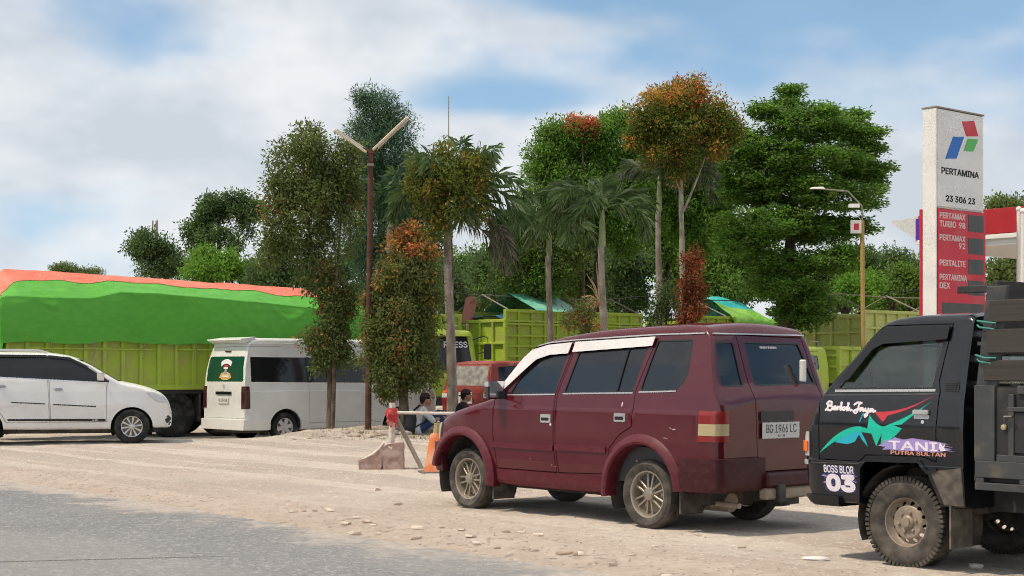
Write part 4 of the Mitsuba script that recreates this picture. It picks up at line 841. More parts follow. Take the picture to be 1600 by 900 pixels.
def tipper(label, P, L, W, z0, z1, z1h, side_zs, head_zs, pitch, paint, head_paint, frame_=None, group='lime tipper trucks parked in a row', base=0.0):
    th = Thing('tipper_truck', label, 'truck', bed_frame(P, base), group)
    n = max(2, round(L / pitch))
    sidep = lambda m: m
    panel_wall(th, 'bed_side', np.linspace(0, L, n + 1), [z0 + (z1 - z0) * t for t in side_zs], paint, sidep)
    far = lambda m: mv(rot(m, (0, 0, 1), 180), L, W, 0)
    panel_wall(th, 'bed_side', np.linspace(0, L, n + 1), [z0 + (z1 - z0) * t for t in (0, .5, 1)], paint, far)
    # end wall seen from the left: its own x runs from the far side to the near side
    M = np.array([[0, 1, 0, 0], [-1, 0, 0, W], [0, 0, 1, 0], [0, 0, 0, 1.0]])
    def head(m): m = m.copy(); m.apply_transform(M); return mv(m, -.02, 0, 0)
    panel_wall(th, 'end_wall', np.linspace(.0, W, 5), [z0 + (z1h - z0) * t for t in head_zs], head_paint, head, .08, .07, .07)
    M3 = lambda m: mv(rot(m, (0, 0, 1), 90), L, 0, 0)
    panel_wall(th, 'end_wall', np.linspace(0, W, 5), [z0 + (z1h - z0) * t for t in head_zs], paint, M3)
    th.part('bed_floor', box(0, L, .02, W - .02, z0 - .06, z0 + .02), 'steel_black')
    for k in range(3): th.part('hinge', tube([(-.03, -.03, z0 + (z1h - z0) * (.25 + .3 * k)), (-.03, -.03, z0 + (z1h - z0) * (.25 + .3 * k) + .09)], .03), head_paint)
    th.part('latch_rod', tube([(-.06, W * .72, z0 + .3), (-.06, W * .72, z1h - .1)], .03), head_paint)
    for y in (.55, W - .55): th.part('chassis_rail', box(-.2, L + .5, y - .06, y + .06, .75, z0 - .06), 'steel_black')
    wheel_set(th, (1.2, L - 1.0), (.2, W - .2), .5, .5, .3)
    th.part('mud_guard', box(.5, 2.0, -.02, .4, 1.04, 1.08), 'steel_black')
    # frames for the cover: rafters at intervals and a ridge rope
    if frame_:
        top, xs = frame_
        for x in xs:
            for y in (0.03, W - .03): th.part('cover_rafter', tube([(x, y, z1), (x, W / 2, top)], .022), 'rail_grey')
        th.part('ridge_pole', tube([(xs[0], W / 2, top), ((xs[0] + xs[-1]) / 2, W / 2, top - .05), (xs[-1], W / 2, top)], .016), 'rail_grey')
    return th
def cab(th, x, W, zt, paint, off=0.0, glass='dark_glass', text=None, yc=None):
    """A forward-control lorry cab whose nose is at x - 1.75 in the frame of its truck."""
    st = [(x - 1.75, .75, 1.30, .97), (x - 1.73, .62, 1.50, .985), (x - 1.62, .58, 2.02, .99), (x - 1.52, .56, zt - .1, .99), (x - 1.40, .55, zt, .99), (x - .2, .55, zt + .03, 1), (x, .55, zt, .99)]
    sh = Shell(st, [(.5, W / 2 - .03), (1.2, W / 2), (1.6, W / 2 - .02), (zt, W / 2 - .14)], r=.1, rb=.05, crown=.03)
    return sh
A = tipper('lime green tipper truck with a tall ribbed bed directly behind the maroon people carrier', (-.18, 43.0), 5.5, 2.4, 1.15, 3.26, 2.98, (0, .22, .36, .50, .64, .80, .90 - .06, 1), (0, .30, .62, 1), .49, 'lime_paint', 'lime_paint', (3.72, (0.1, 2.0, 3.2, 5.3)), 'lime tipper trucks parked in a row', -.05)
B = tipper('far lime tipper truck whose bed shows between the red shrub and the turquoise tarpaulin', (6.0, 48.6), 2.9, 2.4, 1.15, 3.25, 3.1, (0, .3, .62, .80, 1), (0, .4, .7, 1), .5, 'lime_paint', 'lime_paint', (3.72, (.1, 1.4)), 'lime tipper trucks parked in a row', -.02)
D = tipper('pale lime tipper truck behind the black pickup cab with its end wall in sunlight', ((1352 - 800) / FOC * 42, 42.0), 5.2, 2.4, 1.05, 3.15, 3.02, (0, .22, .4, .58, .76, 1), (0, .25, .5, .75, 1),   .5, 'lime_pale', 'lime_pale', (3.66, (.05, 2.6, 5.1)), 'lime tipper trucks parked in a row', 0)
D.part('spare_wheel', rot(mv(tyre_mesh(.42, .2, .22), -.55, 1.5, 2.0), (0, 0, 1), 0), 'rubber_clean') if False else None

def front_truck(label, P, fwd, W, zt, paint, bedz, bedL, text, glass='dark_glass'):
    """A lorry seen from the front: cab, bed behind it; the frame has x forwards, its nose at x = 0."""
    th = Thing('tipper_truck', label, 'truck', frame(P, fwd, -.03), 'lime tipper trucks parked in a row')
    st = [(-1.75, .55, zt - .02, .98), (-1.6, .55, zt + .02, 1), (-.45, .55, zt, 1), (-.30, .55, zt - .06, .995), (-.22, .56, zt - .22, .99), (-.06, .58, 1.45, .985), (-.01, .60, 1.3, .98), (0, .7, 1.2, .97)]
    sh = Shell(st, [(.5, W / 2 - .03), (1.2, W / 2), (1.6, W / 2 - .02), (zt, W / 2 - .10)], r=.09, rb=.05, crown=.03)
    h = W / 2
    ws = poly([(h - .26, zt - .17), (-h + .26, zt - .17), (-h + .14, 1.45), (h - .14, 1.45)], .06)
    win = poly([(-.25, 1.5), (-.40, zt - .2), (-1.1, zt - .2), (-1.1, 1.5)], .05)
    dr = poly([(-.18, .7), (-.18, 1.5), (-.38, zt - .1), (-1.2, zt - .1), (-1.2, .9)], .03)
    panelled(th, sh, .05, [('door', dr, 1), ('door', dr, -1)], [('windscreen', ws, 'front'), ('window', win, 1), ('window', win, -1)], paint, glass=glass, name='cab')
    if text:
        t = text_poly(text, .15, True); b = t.bounds; t = aff.translate(t, -(b[0] + b[2]) / 2, -b[1])
        th.part('windscreen_lettering', on_skin(sh, aff.translate(t, .40, zt - .46), 'front', -.004, .004), 'decal_white', False)
        th.part('windscreen_sticker', on_skin(sh, Polygon([(.62, 1.62), (.72, 1.72), (.80, 1.66), (.86, 1.56), (.76, 1.50), (.70, 1.58)]), 'front', -.004, .004), 'decal_white', False)
    th.part('visor_edge', on_skin(sh, LineString([(-h + .2, zt - .12), (h - .2, zt - .12)]).buffer(.03), 'front', -.06, .01), paint)
    for sd in (-1, 1):
        th.part('mirror_bracket', tube([(-.22, sd * (h - .1), zt - .25), (-.05, sd * (h + .12), zt - .15), (.02, sd * (h + .24), zt - .2), (.02, sd * (h + .24), zt - .55), (-.1, sd * (h - .02), zt - .62)], .016), 'steel_black')
        th.part('mirror', box(-.02, .05, sd * (h + .24) - .10, sd * (h + .24) + .10, zt - .78, zt - .36, .02), 'black_plastic')
        th.part('headlight', mv(rot(lathe_y([(.11, 0), (.10, .03), (0, .04)], 20), (0, 0, 1), -90), .0, sd * (h - .3), .95), 'lamp_clear')
        th.part('ladder_rack', tube([(-.3, sd * (h - .2), zt + .01), (-.3, sd * (h - .2), zt + .16), (-1.5, sd * (h - .2), zt + .16), (-1.5, sd * (h - .2), zt)], .02), 'rail_grey')
    th.part('bumper', box(-.1, .10, -h, h, .55, .80, .03), 'steel_black')
    # bed
    bw = h + .18
    for sd in (-1, 1):
        pl = (lambda m: mv(rot(m, (0, 0, 1), 180), -2.0, bw, 0)) if sd > 0 else (lambda m: mv(m, -2.0 - bedL, -bw, 0))
        panel_wall(th, 'bed_side', np.linspace(0, bedL, max(3, int(bedL / .7) + 1)), [1.15, 1.15 + (bedz - 1.15) * .5, bedz], 'lime_paint', pl)
    M4 = np.array([[0, -1, 0, -2.0], [1, 0, 0, -bw], [0, 0, 1, 0], [0, 0, 0, 1.0]])
    panel_wall(th, 'end_wall', np.linspace(0, 2 * bw, 5), [1.15, 1.15 + (bedz - 1.15) * .45, 1.15 + (bedz - 1.15) * .75, bedz], 'lime_paint', lambda m: (lambda q: (q.apply_transform(M4), q)[1])(m.copy()))
    th.part('bed_floor', box(-2.0 - bedL, -2.0, -bw, bw, 1.08, 1.16), 'steel_black')
    wheel_set(th, (-.75, -2.0 - bedL + 1.1), (-h + .2, h - .2), .5, .5, .28)
    th.part('chassis_rail', box(-2 - bedL, -.3, -.45, -.3, .7, 1.08), 'steel_black'); th.part('chassis_rail', box(-2 - bedL, -.3, .3, .45, .7, 1.08), 'steel_black')
    return th
fE = np.array([.35, -.94]); fE /= np.hypot(*fE); lE = np.array([-fE[1], fE[0]])
front_truck('lime truck facing the road with white lettering on its dark windscreen, behind the palm trunk', np.array([-.88, 40.2]) - lE * 1.0, fE, 2.0, 2.55, 'lime_paint', 3.05, 4.0, 'R LESS')
fG = np.array([-.55, -.83])
front_truck('green truck half hidden between the people carrier and the black pickup', at(1262, 560, 37.0)[:2] + np.array([-.95, .35]), fG, 1.9, 2.05, 'lime_paint', 2.1, 2.6, None)

# the long truck at the left under its two-coloured tarpaulin
TP = np.array([-10.83, 32.3])
def build_long_truck():
    th = Thing('cargo_truck', 'long lime cargo truck bed behind the white minivan, loaded high under a tarpaulin', 'truck', bed_frame(TP, 0))
    L, W, z0, z1 = 9.3, 2.4, 1.03, 2.25
    n = 21
    xs = np.linspace(0, L, n + 1)
    th.part('bed_side', box(0, L, .07, .10, z0, z1), 'lime_paint')
    for k, x in enumerate(xs): th.part('bed_post', box(x - .045, x + .045, -.0, .07, z0, z1 - .01, .008), 'lime_paint')
    for a, b in ((z0 - .03, z0 + .09), (z1 - .10, z1)): th.part('bed_rail', box(-.02, L + .02, -.008, .07, a, b, .008), 'lime_paint')
    for a, b in ((.4, 3.4), (4.0, 6.2), (6.6, 9.0)): th.part('side_rod', tube([(a, -.03, 1.93), (b, -.03, 1.92)], .016), 'lime_paint')
    th.part('bed_side', box(0, L, W - .10, W - .07, z0, z1), 'lime_paint'); th.part('end_wall', box(-.03, .0, 0, W, z0, z1), 'lime_paint'); th.part('end_wall', box(L, L + .03, 0, W, z0, z1), 'lime_paint')
    th.part('bed_floor', box(0, L, .05, W - .05, z0 - .12, z0 - .02), 'steel_black')
    for y in (.5, W - .6): th.part('chassis_rail', box(-3.2, L, y, y + .12, .62, z0 - .12), 'steel_black')
    for x in np.linspace(.6, L - .4, 6): th.part('cross_member', box(x - .04, x + .04, .05, W - .05, z0 - .22, z0 - .12), 'steel_black')
    wheel_set(th, (-2.4, 3.95, 5.25, 8.2), (.22, W - .22), .43, .55, .32)
    th.part('mud_flap', box(4.58, 4.62, .05, .4, .25, .9), 'underseal'); th.part('mud_flap', box(6.0, 6.03, .05, .4, .25, .9), 'underseal')
    sh = Shell([(-3.35, .7, 1.4, .97), (-3.3, .6, 1.6, .98), (-3.2, .55, 2.45, .99), (-3.0, .55, 2.6, 1), (-1.5, .55, 2.65, 1), (-1.3, .55, 2.6, .99)], [(.5, 1.1), (1.2, 1.15), (2.6, 1.02)], r=.1, crown=.03)
    cabm = sh.layer(0, .05) - prism_y(poly([(-2.9, 1.5), (-2.75, 2.3), (-1.9, 2.3), (-1.9, 1.5)], .05), -2, 2)
    th.part('cab', mv(man2tri(cabm), 0, W / 2, 0), 'lime_paint'); th.part('cab_window', mv(man2tri(sh.layer(.01, .02) ^ prism_y(poly([(-2.9, 1.5), (-2.75, 2.3), (-1.9, 2.3), (-1.9, 1.5)], .05), -2, 2)), 0, W / 2, 0), 'dark_glass')
build_long_truck()
def build_tarp():
    """Cloth over the load: for each station along the truck a line from the near hem over the ridge to the far hem."""
    th = Thing('tarpaulin', 'huge bright green tarpaulin with an orange ridge strip over the long truck', 'tarpaulin', bed_frame(TP, 0))
    L, W = 9.3, 2.4
    nx, nt = 230, 96
    xs = np.linspace(-.18, L + .15, nx)
    eave = np.interp(xs, [-.2, 0, 1.0, 1.9, 2.6, 3.6, 5.0, 6.5, 7.6, 9.4], [3.0, 3.05, 3.04, 3.06, 3.22, 3.22, 3.15, 3.07, 3.0, 2.93])
    ridge = np.interp(xs, [-.2, .02, .35, 1.5, 4.0, 6.5, 9.4], [2.95, 3.35, 3.70, 3.70, 3.64, 3.57, 3.50])
    eave = np.minimum(eave, ridge - .05)
    hem = 2.06 + .03 * np.sin(xs * 3.1) + .05 * (meshkit.noise(np.stack([xs * 1.7, xs * 0, xs * 0], -1), 3) - .5)
    V = np.zeros((nx, nt, 3))
    for i, x in enumerate(xs):
        key = np.array([(-.07, hem[i]), (-.06, (hem[i] + eave[i]) / 2), (.02, eave[i]), (W / 2, ridge[i]), (W - .02, eave[i]), (W + .06, 2.7), (W + .07, 2.1)])
        d = np.r_[0, np.cumsum(np.hypot(*np.diff(key, axis=0).T))]
        t = np.concatenate([np.linspace(d[a_], d[a_ + 1], n_, endpoint=False) for a_, n_ in zip(range(6), (10, 16, 24, 24, 14, 7))] + [[d[-1]]])
        V[i, :, 0] = x; V[i, :, 1] = np.interp(t, d, key[:, 0]); V[i, :, 2] = np.interp(t, d, key[:, 1])
    q = np.stack([V[..., 0], V[..., 2], V[..., 1]], -1)
    big = meshkit.fbm(q * np.array([.75, .5, .6]), 3, 2) - .5
    fold = meshkit.fbm(q * np.array([2.4, .7, 1.5]) + q[..., 1:2] * np.array([.8, 0, 0]), 3, 8) - .5
    rdg = 1 - np.abs(2 * meshkit.fbm(q * np.array([1.1, .5, .8]) + q[..., 1:2] * np.array([.5, 0, 0]) + 9, 3, 33) - 1); rdg = np.clip((rdg - .86) / .14, 0, 1)
    tight = np.abs(np.sin((V[..., 0] + .35 * V[..., 2]) * 1.35)) ** 6 * .05
    t01 = np.linspace(0, 1, nt)[None]; amp_ = np.clip(np.abs(np.arange(nt) - 26) / 5.0, .3, 1)[None]
    V[..., 1] -= np.where(t01 < .45, 1, -1) * amp_ * (.05 * big + .03 * fold + tight * .7 * (t01 < .3) + .035 * rdg) * np.clip(np.minimum(t01, 1 - t01) * 14 + .35, 0, 1)
    V[..., 2] += (.07 * big + .05 * fold) * np.clip(1 - np.abs(t01 - .5) / .3, 0, 1)
    # which strip of cloth: orange over the ridge with an uneven border
    lenfrac = np.interp(xs, [-.2, 0, .8, 1.6, 2.6, 4.0, 9.4], [.29, .35, .43, .44, .435, .43, .425]) + .012 * np.sin(xs * 2.3) + .01 * np.sin(xs * 5.1)
    for name, lo, hi, mat, lab in (('cloth', 0, None, 'tarp_green', None), ('ridge_strip', None, None, 'tarp_orange', 'orange strip of cloth along the ridge'), ('cloth', None, 1, 'tarp_green', None)):
        n2 = 60 if hi is None and lo == 0 else 46
        U = np.zeros((nx, n2, 3))
        for i in range(nx):
            a, b = (0, lenfrac[i]) if lo == 0 else (1 - lenfrac[i], 1) if hi == 1 else (lenfrac[i] - .006, 1 - lenfrac[i] + .006)
            tt = np.linspace(a, b, n2)
            for k in range(3): U[i, :, k] = np.interp(tt, np.linspace(0, 1, nt), V[i, :, k])
            if lo is None and hi is None: U[i, :, 2] += .012
        Fq = []
        i, j = np.meshgrid(np.arange(nx - 1), np.arange(n2 - 1), indexing='ij')
        qd = np.stack([i * n2 + j, (i + 1) * n2 + j, (i + 1) * n2 + j + 1, i * n2 + j + 1], -1).reshape(-1, 4)
        th.part(name, (U.reshape(-1, 3), qd), mat, 22, label=lab)
    # the end flap that hangs down at the left, lighter where the sun reaches it
    ny, nzz = 50, 40
    y = np.linspace(-.10, W + .1, ny); prof = np.interp(y, V[0, :, 1], V[0, :, 2]); z_lo = 1.62
    Y, Tt = np.meshgrid(y, np.linspace(0, 1, nzz), indexing='ij')
    Z = prof[:, None] * (1 - Tt) + z_lo * Tt
    X = -.19 - .10 * Tt + .16 * (meshkit.fbm(np.stack([Y * 1.6, Z * .6, Y * 0], -1), 3, 4) - .5) + .04 * np.sin(Y * 6 + Z)
    X[:, 0] = -.18
    i, j = np.meshgrid(np.arange(ny - 1), np.arange(nzz - 1), indexing='ij')
    qd = np.stack([i * nzz + j, (i + 1) * nzz + j, (i + 1) * nzz + j + 1, i * nzz + j + 1], -1).reshape(-1, 4)
    th.part('end_flap', (np.stack([X, Y, Z], -1).reshape(-1, 3), qd), 'tarp_green', True)
    for x in (.9, 1.9, 3.1, 4.4, 5.7, 7.0, 8.2): th.part('tie_rope', tube([(x, -.16, 2.1), (x + .03, -.12, 1.9), (x, -.05, 1.7)], .009, 6), 'rail_grey')
build_tarp()
def small_tarp(name, label, M, pts, mats, nx=40, seed=1, amp=.10):
    """pts: rows of polyline keys (x, [(y, z), ...]) for the cloth."""
    th = Thing(name, label, 'tarpaulin', M)
    kx = [p[0] for p in pts]; nt = 40
    xs = np.linspace(kx[0], kx[-1], nx); V = np.zeros((nx, nt, 3))
    def line(k):
        k = np.array(k); d = np.r_[0, np.cumsum(np.hypot(*np.diff(k, axis=0).T))]; t = np.linspace(0, d[-1], nt)
        return np.stack([np.interp(t, d, k[:, 0]), np.interp(t, d, k[:, 1])], -1)
    rows = np.array([line(p[1]) for p in pts])
    for j in range(nt):
        for k in range(2): V[:, j, k + 1] = np.interp(xs, kx, rows[:, j, k])
    V[..., 0] = xs[:, None]
    nz_ = meshkit.fbm(V * np.array([1.6, 1.2, 1.2]), 3, seed) - .5
    V[..., 2] += amp * nz_; V[..., 1] -= amp * .7 * nz_
    for (a, b, mat) in mats:
        j0, j1 = int(a * (nt - 1)), int(b * (nt - 1)); n2 = j1 - j0 + 1
        i, j = np.meshgrid(np.arange(nx - 1), np.arange(n2 - 1), indexing='ij')
        qd = np.stack([i * n2 + j, (i + 1) * n2 + j, (i + 1) * n2 + j + 1, i * n2 + j + 1], -1).reshape(-1, 4)
        th.part('cloth', (V[:, j0:j1 + 1].reshape(-1, 3), qd), mat, True)
    return th
small_tarp('tarpaulin', 'turquoise and lime tarpaulin humped over a far truck beside the dark leafy tree', bed_frame((6.0, 48.6), 0), [(1.55, [(-.15, 3.15), (-.05, 3.3), (1.0, 3.85), (1.6, 3.8), (2.5, 3.2)]), (1.9, [(-.2, 2.5), (-.1, 3.25), (1.0, 3.95), (1.6, 3.85), (2.5, 3.2)]), (3.2, [(-.2, 2.5), (-.12, 3.1), (1.0, 3.8), (1.6, 3.75), (2.5, 3.1)]), (4.1, [(-.2, 2.5), (-.12, 3.05), (.8, 3.25), (1.6, 3.25), (2.5, 3.0)])], ((0, .36, 'tarp_lime'), (.36, 1, 'tarp_turquoise')), 46, 4, .16)
small_tarp('tarpaulin', 'mint green tarpaulin folded over the cover frame of the tall lime tipper', bed_frame((-.18, 43.0), -.05), [(1.1, [(-.06, 3.24), (.0, 3.28), (1.2, 3.80), (2.4, 3.28), (2.46, 3.2)]), (2.9, [(-.06, 3.22), (.0, 3.27), (1.2, 3.76), (2.4, 3.27), (2.46, 3.2)])], ((0, 1, 'tarp_mint'),), 30, 7, .05)
small_tarp('tarpaulin', 'dark blue tarpaulin heaped in the tall lime tipper behind the palm', bed_frame((-.18, 43.0), -.05), [(.08, [(.3, 3.0), (.6, 3.08), (1.4, 3.06), (2.3, 3.1), (2.4, 3.0)]), (1.0, [(.3, 3.1), (.8, 3.2), (1.4, 3.12), (2.3, 3.16), (2.4, 3.0)])], ((0, 1, 'tarp_blue'),), 24, 5, .06)

pb = at(735, 475, 44.6)
single('load_block', mv(rot(man2tri(Manifold.hull_points(np.array([(x, y, z) for x in (-.16, .18) for y in (-.2, .2) for z in (-.6, .15)] + [(.0, -.2, .24), (.0, .2, .24)]))), (0, 1, 0), 12), *pb), 'brick_pink', 'pink block sticking up from the lime tipper bed near the blue tarpaulin', 'load')
# ---------------------------------------------------------------- fuel station totem and canopy, poles
def build_totem():
    P = np.array([(1463 - 800) / FOC * 33, 33.0])
    th = Thing('price_sign', 'tall white and red fuel station totem sign with price panels', 'sign', bed_frame(P, 0))
    W, Dp, H = 1.80, .35, 7.22
    zr = 1.43 + (580 - 325) / FOC * 33          # top of the red panel
    th.part('core', box(.02, W - .02, .03, Dp - .03, -.1, H - .04), 'sign_white')
    th.part('edge_panel', box(-.012, .03, .0, Dp, .0, H, .008), 'sign_white_edge'); th.part('edge_panel', box(W - .03, W + .012, .0, Dp, .0, H, .008), 'sign_white_edge')
    th.part('face_panel', box(.034, W - .034, -.012, .03, 5.06, H - .02, .006), 'sign_white', label='upper white face with the three-piece emblem')
    th.part('face_panel', box(.034, W - .034, -.012, .03, zr + .01, 5.03, .006), 'sign_white')
    th.part('red_panel', box(.034, W + .06, -.03, .03, .6, zr, .01), 'sign_red')
    th.part('red_edge', box(-.05, .06, Dp + .001, Dp + .06, .3, zr, .006), 'sign_red')
    th.part('red_edge', box(-.06, .033, Dp - .02, Dp + .05, .3, zr, .006), 'sign_red') if False else None
    th.part('cap', box(-.03, W + .03, -.02, Dp + .02, H, H + .035, .006), 'rail_grey')
    M = np.array([[1, 0, 0, 0], [0, 0, -1, 0], [0, 1, 0, 0], [0, 0, 0, 1.0]])
    def flat(pl, y0, d): # polygon in (x, z) standing on the face at y0
        return man2tri(prism_y(pl, y0 - d, y0 + .001))
    PX = lambda x: (x - 1463) / 74 * W
    PZ = lambda y, x=1500: 1.43 + (580 - y) / FOC * (33 + .64 * PX(x))
    q = lambda pts: Polygon([(PX(a), PZ(b, a)) for a, b in pts])
    th.part('emblem', flat(q([(1502, 190), (1521, 189), (1528, 213), (1509, 213)]), -.012, .012), 'sign_red')
    th.part('emblem', flat(q([(1488, 214), (1505, 214), (1493, 248), (1476, 248)]), -.012, .012), 'sign_blue')
    th.part('emblem', flat(q([(1511, 217), (1528, 218), (1520, 237), (1505, 236)]), -.012, .012), 'sign_green')
    def word(s, x0, x1, zb, h, mat, bold=True, y0=-.012, name='lettering', d=.010):
        t = text_poly(s, h, bold); b = t.bounds; t = aff.translate(t, -b[0], 0); t = aff.scale(t, (x1 - x0) / (b[2] - b[0]), 1, origin=(0, 0))
        th.part(name, flat(aff.translate(t, x0, zb), y0, d), mat, False)
    word('PERTAMINA', PX(1470), PX(1529), PZ(275) , .135, 'ink_black')
    word('23 306 23', PX(1477), PX(1523), PZ(317), .13, 'ink_black')
    for i, (l1, l2, yb, sy0, sy1) in enumerate((('PERTAMAX', 'TURBO 98', 357, 337, 363), ('PERTAMAX', '92', 391, 373, 398), ('PERTALITE', None, 418, 406, 429), ('PERTAMINA', 'DEX', 452, 439, 462))):
        x0, x1 = PX(1466), PX(1506)
        w2 = x1 + .06 if l1 == 'PERTAMINA' else x1
        if l2:
            word(l1, x0, w2, PZ(yb - 13), .125, 'sign_letter', True, -.03)
            if l2 == 'TURBO 98': word('TURBO', x0, PX(1491), PZ(yb), .125, 'sign_letter', True, -.03); word('98', PX(1496), PX(1506), PZ(yb), .125, 'sign_letter', True, -.03)
            elif l2 == '92': word(l2, PX(1496), PX(1506), PZ(yb - 2), .125, 'sign_letter', True, -.03)
            else: word(l2, x0, PX(1482), PZ(yb), .125, 'sign_letter', True, -.03)
        else: word(l1, x0, x1, PZ(yb - 1), .125, 'sign_letter', True, -.03)
        th.part('price_screen', box(PX(1511), PX(1536), -.038, -.028, PZ(sy1, 1523), PZ(sy0, 1523), .004), 'screen_dark')
    th.part('price_screen', box(PX(1470), PX(1536), -.038, -.028, PZ(508), PZ(474), .004), 'screen_dark')
    th.part('footing', box(-.2, W + .2, -.2, Dp + .2, -.2, .25, .03), 'concrete_worn')
build_totem()
def build_canopy():
    # front fascia runs from its far left end towards the camera on the right
    A0 = at(1436, 350, 52.0)[:2]; d = np.array([.64, -.77]); nrm = np.array([.77, .64])
    M = np.eye(4); M[:2, 0] = d; M[:2, 1] = nrm; M[:3, 3] = (*A0, 0)
    th = Thing('station_canopy', 'red and white fuel station canopy behind the totem sign', 'canopy', M)
    L, Wd, zb, zt = 11.0, 9.0, 5.85, 6.80
    th.part('fascia', box(0, L, -.06, .0, zb + .12, zt, .01), 'canopy_red'); th.part('fascia', box(-.06, .0, 0, Wd, zb + .12, zt, .01), 'canopy_grey')
    th.part('fascia', box(0, L, Wd, Wd + .06, zb + .12, zt, .01), 'canopy_red'); th.part('fascia', box(L, L + .06, 0, Wd, zb + .12, zt, .01), 'canopy_red')
    th.part('corner_band', box(-.09, .55, -.075, -.055, zb + .05, zt - .1, .004), 'purple_sign')
    th.part('soffit', box(.02, L - .02, .02, Wd - .02, zb - .25, zb + .1), 'canopy_white')
    th.part('gutter_band', box(-.04, L + .04, -.10, -.06, zb - .05, zb + .10, .01), 'canopy_white')
    th.part('roof_deck', box(.02, L, .02, Wd, zt - .12, zt - .04), 'canopy_grey')
    th.part('wing', man2tri(Manifold.hull_points(np.array([(-.06, .02, zt - .02), (-.06, .02, zb + .10), (-.06, 5.0, zt - .02), (-.06, 5.0, zb + .1), (-1.35, .3, zt - .06), (-1.35, 4.5, zt - .06), (-1.35, .3, zt - .16), (-1.35, 4.5, zt - .16)]))), 'canopy_grey', label='grey tapering wing at the end of the canopy')
    t = text_poly('PERTAMINA', .46, True); b = t.bounds; xr = 2.66
    t = aff.scale(aff.translate(t, -b[0], 0), 2.35 / (b[2] - b[0]), 1, origin=(0, 0)); b = t.bounds
    th.part('lettering', man2tri(prism_y(aff.translate(t, xr - b[2], zb + .42), -.10, -.055)), 'canopy_white', False)
    for x in (5.5, 9.5):
        for y in (2.6, 7.0): th.part('column', box(x - .2, x + .2, y - .2, y + .2, 0, zb - .2, .02), 'canopy_white')
    for x in (3.5, 7.0): th.part('ceiling_lamp', box(x - .3, x + .3, 2.5, 3.1, zb - .29, zb - .24, .02), 'lamp_clear')
build_canopy()
for px, r, y in ((1590.5, .045, 34.0), (1597, .05, 33.6)):
    p = at(px, 580, y); top = at(px, 327 if px < 1594 else 330, y)[2]
    single('flagpole', cat([tube([(p[0], p[1], -.05), (p[0] + .02, p[1], top)], r, 10), mv(trimesh.creation.icosphere(1, r * 1.5), p[0] + .02, p[1], top)]), 'canopy_white', 'left one of two slim white poles at the right edge of the photo' if px < 1594 else 'right one of two slim white poles, cut by the photo edge', 'pole', group='white poles beside the station', smooth=40)
def build_street_lamp():
    b = at(575, 668, 31.4); zb = float(ground_z(b[0], b[1])) - .1
    th = Thing('street_lamp', 'rusty brown lamp post with two tube lamps spread in a V', 'street lamp')
    zt = at(578, 237, 31.4)[2]; xt = at(579, 237, 31.4)[0]
    th.part('pole', tube([(b[0], b[1], zb), ((b[0] + xt) / 2, b[1], (zb + zt) / 2), (xt, b[1], zt)], [.068, .064, .055], 14), 'rust_brown')
    for s, (px, py), (qx, qy) in ((-1, (573, 236), (522, 201)), (1, (585, 235), (638, 185))):
        p, q = at(px, py, 31.35), at(qx, qy, 31.0 if s < 0 else 30.7)
        d = (q - p) / np.linalg.norm(q - p); n = np.cross(d, (0, 1, 0)); n /= np.linalg.norm(n)
        L = np.linalg.norm(q - p)
        M = np.eye(4); M[:3, 0] = d; M[:3, 1] = np.cross(n, d); M[:3, 2] = n; M[:3, 3] = p
        def tr(m): m = m.copy(); m.apply_transform(M); return m
        th.part('lamp_housing', tr(box(0, L, -.05, .05, .0, .05, .012)), 'tube_cream'); th.part('lamp_tube', tr(tube([(.06, 0, -.018), (L - .05, 0, -.018)], .018, 10)), 'lamp_clear')
        th.part('lamp_bracket', tr(box(-.10, .12, -.02, .02, -.03, .02, .004)), 'rust_brown')
    th.part('pole_cap', box(xt - .07, xt + .09, b[1] - .06, b[1] + .06, zt - .05, zt + .03, .01), 'rust_brown')
    th.part('clamp', tube([(xt, b[1], zt - .30), (xt, b[1], zt - .25)], .072, 12), 'rail_grey')
build_street_lamp()
def build_yellow_post():
    d = 39.0; b = at(1350, 520, d); t = at(1347, 345, d)
    th = Thing('street_lamp', 'yellow post with a small square sign and a curved lamp arm, left of the totem', 'street lamp')
    th.part('pole', tube([(b[0], d, -.05), (t[0], d, t[2])], .058, 12), 'yellow_post')
    s = at(1337, 355, d)
    th.part('sign_plate', box(s[0] - .15, s[0] + .13, d - .10, d - .07, s[2] - .17, s[2] + .17, .008), 'sign_white')
    th.part('sign_mark', box(s[0] - .07, s[0] + .06, d - .107, d - .099, s[2] - .08, s[2] + .09, .003), 'sign_red')
    a0, a1, a2 = at(1346, 322, d), at(1325, 299, d), at(1268, 294, d)
    th.part('lamp_arm', tube([t, (t[0], d, a0[2]), (a1[0], d, a1[2]), (a2[0], d, a2[2])], .022, 8), 'rail_grey')
    th.part('lamp_head', man2tri(Manifold.hull_points(np.array([a2 + np.array(v) for v in [(-.05, -.06, -.02), (.34, -.07, -.03), (.34, .07, -.03), (-.05, .06, -.02), (.30, -.05, .03), (.30, .05, .03), (0, 0, .03)]]))), 'canopy_white')
    th.part('flood_lamp', mv(man2tri(Manifold.hull_points(np.array([(x, y, z) for x in (-.13, .13) for y, z in ((-.12, -.05), (.1, .05), (-.1, .05), (.1, -.03))]))), at(1334, 322, d)[0], d, at(1334, 322, d)[2]), 'canopy_white')
build_yellow_post()
